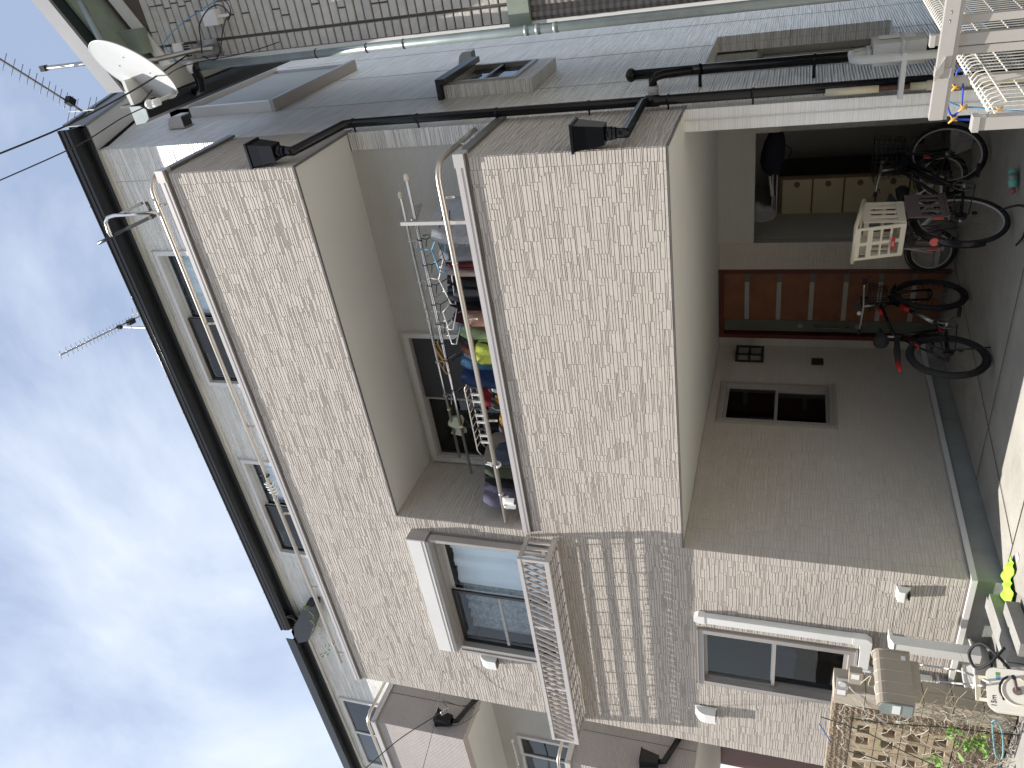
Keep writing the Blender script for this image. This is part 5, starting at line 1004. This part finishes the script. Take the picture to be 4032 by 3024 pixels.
# backing gap behind holes: dark ground between
# mailbox
fm=Vector(W(3525,2790,'y',-1.25)); MX=thing('mailbox','rounded tan mailbox with a clear front flap mounted on the block wall pillar','mailbox',tuple(fm)); xb=fm.x
ybk=-.80; hw,hh=.065,.12
pr=[(-hw,-hh),(-hw,hh-.06)]+[(-hw*math.cos(t),hh-.06+.06*math.sin(t)) for t in (.4,.8,1.2,1.57,1.95,2.35,2.75)]+[(hw,hh-.06),(hw,-hh)]
obj('body',MB().prism([(xb+a,fm.y,fm.z+b) for a,b in pr],(0,ybk-fm.y,0)),'tanm',MX)
for y in (fm.y+.07,fm.y+.17,fm.y+.27,fm.y+.37): obj('seam',MB().tube([(xb+a*1.02,y,fm.z+b*1.01) for a,b in pr],.0025,5),'cap',MX)
obj('back_lip',MB().tube([(xb+a*1.05,ybk,fm.z+b*1.03) for a,b in pr],.008,6),'tanm',MX)
obj('flap',MB().prism([(xb+a*.9,fm.y-.012,fm.z+b*.9) for a,b in pr],(0,.011,0)),'zinc',MX); obj('sticker',B((xb-.04,fm.y-.016,fm.z-.03),(xb+.05,fm.y-.013,fm.z+.02)),'whitep',MX); obj('sticker',B((xb+hw,ybk-.08,fm.z-.09),(xb+hw+.003,ybk-.04,fm.z-.06)),'whitep',MX)
obj('bracket',B((xb-.04,fm.y+.16,fm.z-hh-.06),(xb+.04,BYw+.05,fm.z-hh-.002)),'tanm',MX)
c=W(3368,2670,'y',BYw-.05); A=thing('intercom_box','small tan intercom box with a white sticker on top of the wall pillar','intercom',c); obj('case',B((c[0]-.06,BYw-.06,c[2]-.045),(c[0]+.07,BYw-.001,c[2]+.045)),'tanm',A); obj('sticker',B((c[0]+.0,BYw-.063,c[2]-.025),(c[0]+.055,BYw-.0605,c[2]+.03)),'whitep',A)
c=W(3315,2705,'y',BYw-.03); A=thing('meter_bracket','grey bracket plate with a round knob and white label on top of the block wall','bracket',c); obj('plate',B((c[0]-.11,BYw-.03,c[2]-.045),(c[0]+.10,BYw-.001,c[2]+.04)),'frame',A); obj('knob',MB().disc((c[0]+.04,BYw-.034,c[2]),(0,1,0),.028,.01,16),'grayp',A); obj('label_plate',B((c[0]-.09,BYw-.034,c[2]-.03),(c[0]-.03,BYw-.0305,c[2]+.03)),'whitep',A)
cable('cord',WY([(3345,2705),(3370,2730),(3420,2740),(3450,2750),(3445,2700),(3480,2690),(3520,2700)],BYw-.08),.004,'whitep','tangled white cord hanging under the small tan intercom box','cord')
cable('cord',WY([(3390,2690),(3430,2660),(3420,2700),(3470,2705),(3500,2720)],BYw-.06),.003,'pvc','thin beige cord between the intercom box and the mailbox','cord')
# garden net of white string over the wall
rn=random.Random(21); g=MB()
pts={}
for i in range(10):
    for j in range(12):
        px=3290+i*82+rn.uniform(-22,22)+(41 if j%2 else 0); py=2745+j*30+rn.uniform(-10,10)+ (px-3290)*.12; pts[i,j]=Vector(W(px,py,'y',BYw-.07+rn.uniform(-.04,.05)))
for (i,j),p in pts.items():
    for (a,b) in ((i,j+1),(i+(1 if j%2 else 0),j+1),(i+1,j)):
        if (a,b) in pts and rn.random()<(.92 if a!=i+1 or b!=j else .35):
            q=pts[a,b]; m=(p+q)/2+Vector((rn.uniform(-.02,.02),rn.uniform(-.03,.01),rn.uniform(-.03,.0))); g.tube([p,p.lerp(m,.5)+Vector((0,0,.004)),m,m.lerp(q,.5)+Vector((rn.uniform(-.008,.008),0,-.006)),q],.0018,4,cap=False)
NT=obj('garden_net',g,'whitem'); tag(NT,'tangled white string garden net draped over the openwork block wall','net')
for i,(l,mt,lb) in enumerate((([(3335,2825),(3500,2850),(3700,2862),(3960,2890),(4060,2895)],'dgreen','dark green wire stretched across the block wall near its top courses'),([(3230,2822),(3400,2880),(3560,2960),(3740,3040)],'dgreen','dark green wire sloping down across the openwork blocks'),([(3330,2955),(3450,2990),(3530,3040)],'dgreen','short green wire at the left edge across the openwork blocks'),([(3226,2850),(3258,2900),(3270,2925)],'blue','short blue string hanging in front of the stone facade'))): cable('garden_wire',WY(l,BYw-.10),.004,mt,lb,'wire')
cable('cord',WY([(3905,2842),(3925,2838),(3945,2880),(3950,2960),(3940,2990),(3920,2970),(3910,2900),(3908,2850)],BYw-.14),.006,'teal','pale teal plastic cord loop hanging from the garden net','cord')
tb=Vector(W(3930,3035,'y',BYw-.2)); tag(obj('plastic_clip',MB().ring(tb,(0,1,.3),.035,.012,16,6),'lblue'),'light blue plastic clip at the bottom left corner of the picture','clip')
# dry vine and green leaves
VN=thing('vine','leafy green vine climbing the garden net on the block wall','plant',W(3850,2880,'y',BYw-.1)); g=MB()
for k in range(120):
    a=Vector(W(rn.uniform(3600,4050),rn.uniform(2740,3040),'y',BYw-rn.uniform(.02,.12))); p=[a]; dvec=Vector((rn.uniform(-1,1),rn.uniform(-.2,.2),rn.uniform(-1,1))).normalized()*.06
    for s in range(5): dvec=(dvec+Vector((rn.uniform(-.03,.03),rn.uniform(-.015,.015),rn.uniform(-.03,.03)))); p.append(p[-1]+dvec)
    g.tube(p,.0019,4,cap=False)
tw=obj('dry_twigs',g,'twig',VN); tw['kind']='stuff'
def leafy(px,py,n,sp,s0):
    for k in range(n):
        q=Vector(W(px+rn.gauss(0,sp),py+rn.gauss(0,sp*.7),'y',BYw-rn.uniform(.08,.18))); s=s0*rn.uniform(.6,1.25); a=Vector((rn.uniform(-1,1),rn.uniform(-.5,.3),rn.uniform(-1,.6))).normalized()*s; b=a.cross(Vector((rn.uniform(-.4,.4),-1,rn.uniform(-.2,.6)))).normalized()*s*.55; f=Vector((0,-s*.25,0))
        obj('leaf',MB().add([q-a,q-a*.3-b*.9+f,q+a*.25-b+f,q+a,q+a*.25+b+f,q-a*.3+b*.9+f,q],[(0,1,6),(1,2,6),(2,3,6),(3,4,6),(4,5,6),(5,0,6)]),'green',VN)
leafy(3745,2880,16,16,.030); leafy(3800,2935,18,24,.032); leafy(3850,2915,14,22,.034); leafy(3880,2955,8,16,.03); leafy(3690,3000,14,17,.034); leafy(3455,2935,3,8,.018)
# ------------------------------------------------------------------ tap stand, pan, tub, hose reel, kerbs
a=W(3515,2530,'y',-.24); b=W(3790,2562,'y',-.24); x=(a[0]+b[0])/2
TS=thing('tap_stand','white garden tap post with a narrow blue connector hose by the wall','tap',(x,-.24,0)); obj('post',B((x-.05,-.30,.12),(x+.045,-.21,a[2])),'whitep',TS); obj('post_cap',MB().prism([(x-.055,-.305,a[2]),(x+.05,-.305,a[2]),(x+.05,-.25,a[2]+.03),(x-.055,-.25,a[2]+.03)],(0,.10,0)),'whitep',TS)
hs=Vector(W(3583,2612,'y',-.5)); obj('hose_connector',T([hs+Vector((0,0,.02)),hs-Vector((0,0,.02))],.018,10),'lblue',TS); obj('hose_connector',T([hs-Vector((0,0,.02)),hs-Vector((0,0,.08))],.013,10),'pvc',TS)
cable('hose',[tuple(hs+Vector((0,0,-.07))),W(3680,2625,'y',-.6),W(3790,2645,'y',-.8),W(3880,2680,'y',-1.2),W(3900,2690,'y',-1.35)],.008,'grayp','grey hose running from the tap connector down to the hose reel','hose')
cable('hose',[W(3700,2685,'y',-.55),W(3760,2690,'y',-.8),W(3870,2700,'y',-1.25)],.008,'grayp','second grey hose just left of the tap hose','hose')
pc_=Vector(W(3825,2620,'z',.12)); PN=thing('drain_pan','pale grey oval drain pan standing under the white tap post','pan',(pc_.x,pc_.y,.0))
obj('pan_body',MB().grid(lambda s,t:(pc_.x+(.13+.07*t)*math.cos(6.283*s),pc_.y+(.17+.08*t)*math.sin(6.283*s),.01+.13*t),28,4,.006),'grayp',PN); obj('pan_rim',MB().tube([(pc_.x+.205*math.cos(i*.2244),pc_.y+.255*math.sin(i*.2244),.142) for i in range(28)],.014,8,closed=True),'grayp',PN); obj('pan_floor',MB().disc((pc_.x,pc_.y,.015),(0,0,1),.13,.01,24),'grayp',PN)
tc_=Vector(W(3760,2715,'z',.15)); TU=thing('tub','dark grey round tub beside the drain pan behind the wall pillar','tub',(tc_.x,tc_.y,0)); obj('tub_body',MB().grid(lambda s,t:(tc_.x+(.13+.05*t)*math.cos(6.283*s),tc_.y+(.13+.05*t)*math.sin(6.283*s),.01+.30*t),28,4,.006),'fasc',TU); obj('tub_rim',MB().tube([(tc_.x+.185*math.cos(i*.2244),tc_.y+.185*math.sin(i*.2244),.315) for i in range(28)],.010,8,closed=True),'grayp',TU)
# hose reel
hc=Vector(W(3985,2720,'z',.22)); vd=(Vector(CAM)-hc); nx=Vector((.80,-.50,.33)).normalized(); upv=Vector((0,0,1)); rx=upv.cross(nx).normalized(); ux=nx.cross(rx).normalized()
HR=thing('hose_reel','cream plastic hose reel box with handle and 15 m marking at the lower left','hose reel',tuple(hc))
def rrect(w_,h_,r_,n=5):
    o=[]
    for cx,cy_,a0 in ((w_-r_,h_-r_,0),(-w_+r_,h_-r_,1.571),(-w_+r_,-h_+r_,3.1416),(w_-r_,-h_+r_,4.712)):
        for k in range(n+1): a=a0+1.571*k/n; o.append((cx+r_*math.cos(a),cy_+r_*math.sin(a)))
    return o
rr0=rrect(.135,.145,.05); Pq=lambda a,b,c:hc+rx*a+ux*b+nx*c
obj('case',MB().prism([Pq(a,b,-.14) for a,b in rr0],nx*.13),'whitem',HR); obj('case_face',MB().prism([Pq(a*.97,b*.97,-.01) for a,b in rr0],nx*.012),'whitem',HR)
obj('drum_ring',MB().ring(Pq(0,-.03,.004),nx,.085,.006,32,6),'creamp',HR)
for a0 in (.5,3.6):
    obj('slot',MB().tube([Pq(.098*math.cos(a0+k*.16),-.03+.098*math.sin(a0+k*.16),.003) for k in range(12)],.007,6),'frameb',HR)
obj('crank_handle',MB().disc(Pq(0,-.03,.02),nx,.025,.03,14).bar(Pq(0,-.03,.035),Pq(.075,-.02,.035),.03,.014),'mauve',HR); obj('knob',T([Pq(.075,-.02,.04),Pq(.078,-.02,.08)],.013,10),'frameb',HR)
obj('carry_handle',MB().bar(Pq(-.07,.14,-.06),Pq(-.07,.20,-.06),.02,.02).bar(Pq(.07,.14,-.06),Pq(.07,.20,-.06),.02,.02).bar(Pq(-.08,.20,-.06),Pq(.08,.20,-.06),.022,.03),'creamp',HR)
obj('label_patch',MB().bar(Pq(.085,.075,.003),Pq(.105,.075,.003),.022,.002,nx),'green',HR); obj('label_patch',MB().bar(Pq(.06,.075,.003),Pq(.082,.075,.003),.022,.002,nx),'lblue',HR)
def text(body,size,pos,ex,ey,mat,par,nm='lettering'):
    cu=bpy.data.curves.new(nm,'FONT'); cu.body=body; cu.size=size; cu.extrude=.0006; cu.align_x='CENTER'; cu.align_y='CENTER'
    to=bpy.data.objects.new('tmp',cu); COL.objects.link(to); bpy.context.view_layer.update()
    me=bpy.data.meshes.new_from_object(to); bpy.data.objects.remove(to); me.name=nm; me.materials.clear(); me.materials.append(MT[mat])
    o=bpy.data.objects.new(nm,me); COL.objects.link(o); ez=ex.cross(ey); m=Matrix.Identity(4)
    for i in range(3): m[i][0]=ex[i]; m[i][1]=ey[i]; m[i][2]=ez[i]; m[i][3]=pos[i]
    o.parent=par; o.matrix_parent_inverse=par.matrix_world.inverted(); o.matrix_basis=m
    return o
text('15m',.042,Pq(-.075,.105,.0035),rx,ux,'frameb',HR); text('OGK',.022,lab0+lat*.01-d*.0035 if False else lab0b,latb,upb,'whitep',CBk)
cable('hose',[tuple(Pq(.12,.0,-.05)),tuple(Pq(.20,.06,.05)),tuple(Pq(.28,.16,.02)),tuple(Pq(.22,.24,-.05)),tuple(Pq(.12,.2,-.02)),tuple(Pq(.16,.10,.06)),tuple(Pq(.26,.02,.05))],.010,'rubber','black hose coiled beside the cream hose reel','hose')
# kerbs and slabs between driveway and wall
def slab(p0,p1,w_,h_,lab,mat='conc'):
    p0=Vector(p0);p1=Vector(p1); p0.z=p1.z=h_/2+.0; return tag(obj('kerb_block',MB().bar(p0,p1,w_,h_),mat),lab,'kerb','concrete kerb blocks by the tap')
k0=Vector(W(3890,2345,'z',.08)); k1=Vector(W(3985,2640,'z',.08)); kd=(k1-k0); kl=Vector((kd.y,-kd.x,0)).normalized()
slab(k0+kd*.10,k0+kd*.98,.10,.11,'long concrete kerb block nearest the neon cloth'); slab(k0+kd*.30-kl*-.13 if False else k0+kd*.25+kl*-.125,k1+kl*-.125,.10,.13,'concrete kerb block between the outer kerb and the drain pan'); slab(k0+kd*.55+kl*-.26,k1+kd*.1+kl*-.26,.11,.09,'short concrete kerb block beside the drain pan')
e=Vector(W(4003,2195,'z',.01)); tag(obj('drain_cover',MB().disc((e.x,e.y,.004),(0,0,1),.035,.006,18),'grayp'),'small round grey cover in the concrete beside the neon cloth','cover')
# ================================================================== mesh fence and gate at the right foreground
zf_=1.08; p0=Vector(W(3865,482,'z',zf_)); p1=Vector(W(3690,158,'z',zf_)); fd=(p1-p0); Lf=fd.length; fd.normalize(); fn_=Vector((fd.y,-fd.x,0))
FN=thing('mesh_fence','white welded mesh fence with curled top edge at the lower right','fence',(p0.x,p0.y,0))
npst=0
for t in (0,Lf):
    q=p0+fd*t; obj('post',MB().box((q.x-.022,q.y-.022,0),(q.x+.022,q.y+.022,zf_+.01)),'gatem',FN); obj('post_cap',MB().box((q.x-.027,q.y-.027,zf_+.011),(q.x+.027,q.y+.027,zf_+.032)),'gatem',FN)
Lt=Lf*2.3; n=int(Lt/.05); r_=.034
for i in range(n):
    q=p0+fd*(.03+i*.05); q=Vector((q.x,q.y,0))
    pts_=[q+Vector((0,0,.05)),q+Vector((0,0,zf_-.06))]+[q+fn_*(r_*(1-math.cos(a)))+Vector((0,0,zf_-.06+r_*math.sin(a)*1.2)) for a in (.5,1.1,1.7,2.4,3.1,3.8)]
    obj('vertical_wire',MB().tube(pts_,.0026,5),'whitem',FN)
for k,z in enumerate([zf_-.06-.13*j for j in range(8)]):
    obj('horizontal_wire',T([Vector((p0.x,p0.y,z))-fn_*.004,Vector((p0.x,p0.y,z))+fd*Lt-fn_*.004],.0030,5),'whitem',FN)
for a in (1.6,3.3): obj('horizontal_wire',T([Vector((p0.x,p0.y,zf_-.06+r_*1.2*math.sin(a)))+fn_*(r_*(1-math.cos(a))),Vector((p0.x,p0.y,zf_-.06+r_*1.2*math.sin(a)))+fd*Lt+fn_*(r_*(1-math.cos(a)))],.0028,5),'whitem',FN)
zg=1.16; g0=Vector(W(3682,467,'z',zg)); g1=Vector(W(3760,-40,'z',zg)); gd=(g1-g0).normalized()
GT=thing('metal_gate','greige metal top rail with hanging posts crossing in front of the mesh fence','gate',(g0.x,g0.y,0)); 
obj('top_rail',MB().bar(g0,g1,.040,.050),'gatem',GT); obj('rail_lip',MB().bar(g0+Vector((0,0,-.033)),g1+Vector((0,0,-.033)),.03,.014),'gatem',GT)
obj('rail_sleeve',MB().bar(g0+gd*.17,g0+gd*.21,.046,.056),'gatem',GT)
for q_ in ((3716,388,.024),(3740,278,.03),(3748,235,.042),(3760,150,.028)):
    q=Vector(W(q_[0]+10,q_[1],'z',zg)); t=(q-g0).dot(gd); q=g0+gd*t; obj('upright',MB().box((q.x-q_[2]/2,q.y+.012,.08),(q.x+q_[2]/2,q.y+.045,zg-.042)),'gatem',GT)
for q_ in ((3741,84),(3748,48)):
    q=Vector(W(q_[0],q_[1],'z',zg+.03)); obj('screw',MB().disc(q,(0,0,1),.006,.006,8),'chain',GT)
obj('latch',MB().prism([g0+gd*.19+Vector((-.0,-.03,.0)),g0+gd*.19+Vector((-.03,-.035,.03)),g0+gd*.23+Vector((-.03,-.035,.03)),g0+gd*.25+Vector((0,-.03,0))],(0,.01,0)),'gatem',GT)
yr2=-.35
for i,(l,m_,lb) in enumerate((([(3790,262),(3770,280),(3765,300),(3755,330),(3770,345)],'blue','blue rope knotted at the top of the white fence near the yellowed pipe'),([(3805,270),(3795,300),(3790,370),(3785,420),(3765,450),(3745,478),(3760,470),(3870,472)],'blue','blue rope strung low across the white pillar behind the gate'),([(3732,400),(3735,430),(3748,455),(3775,440),(3790,425)],'blue','short blue rope hanging at the end of the gate rail'),([(3730,398),(3780,418),(3860,425),(3960,435),(4050,440)],'lblue','pale blue string stretched behind the mesh fence'))): cable('rope',WY(l,yr2),.0055,m_,lb,'rope')
for i,(px,py) in enumerate(((3760,345),(3791,424),(3752,470),(3932,432))):
    c=Vector(W(px,py,'y',yr2-.01)); tag(obj('rope_tie',MB().tube([c+Vector((-.02,0,.02)),c,c+Vector((.015,0,-.02))],[.004,.009,.004],6).tube([c+Vector((.02,0,.015)),c,c+Vector((-.01,0,-.022))],[.003,.006,.003],6),'orange'),['orange tie on the blue rope nearest the yellowed pipe','orange tie on the blue rope in front of the white pillar','orange tie at the lowest blue rope knot','orange tie on the pale blue string behind the mesh'][i],'tie','orange rope ties')
# ================================================================== unseen house added behind the viewer to shade the garage
OH=thing('added_opposite_house','plain grey house added unseen behind the viewpoint to shade the garage','house',(-2,-12,0)); g=MB().box((-16,-20,0),(12,-11,7.5)); obj('wall',g,'corr',OH)
for i in range(5):
    for z in (1.0,4.2): obj('window',B((-13+i*5,-10.99,z),(-11.2+i*5,-10.96,z+1.4)),'screen',OH)
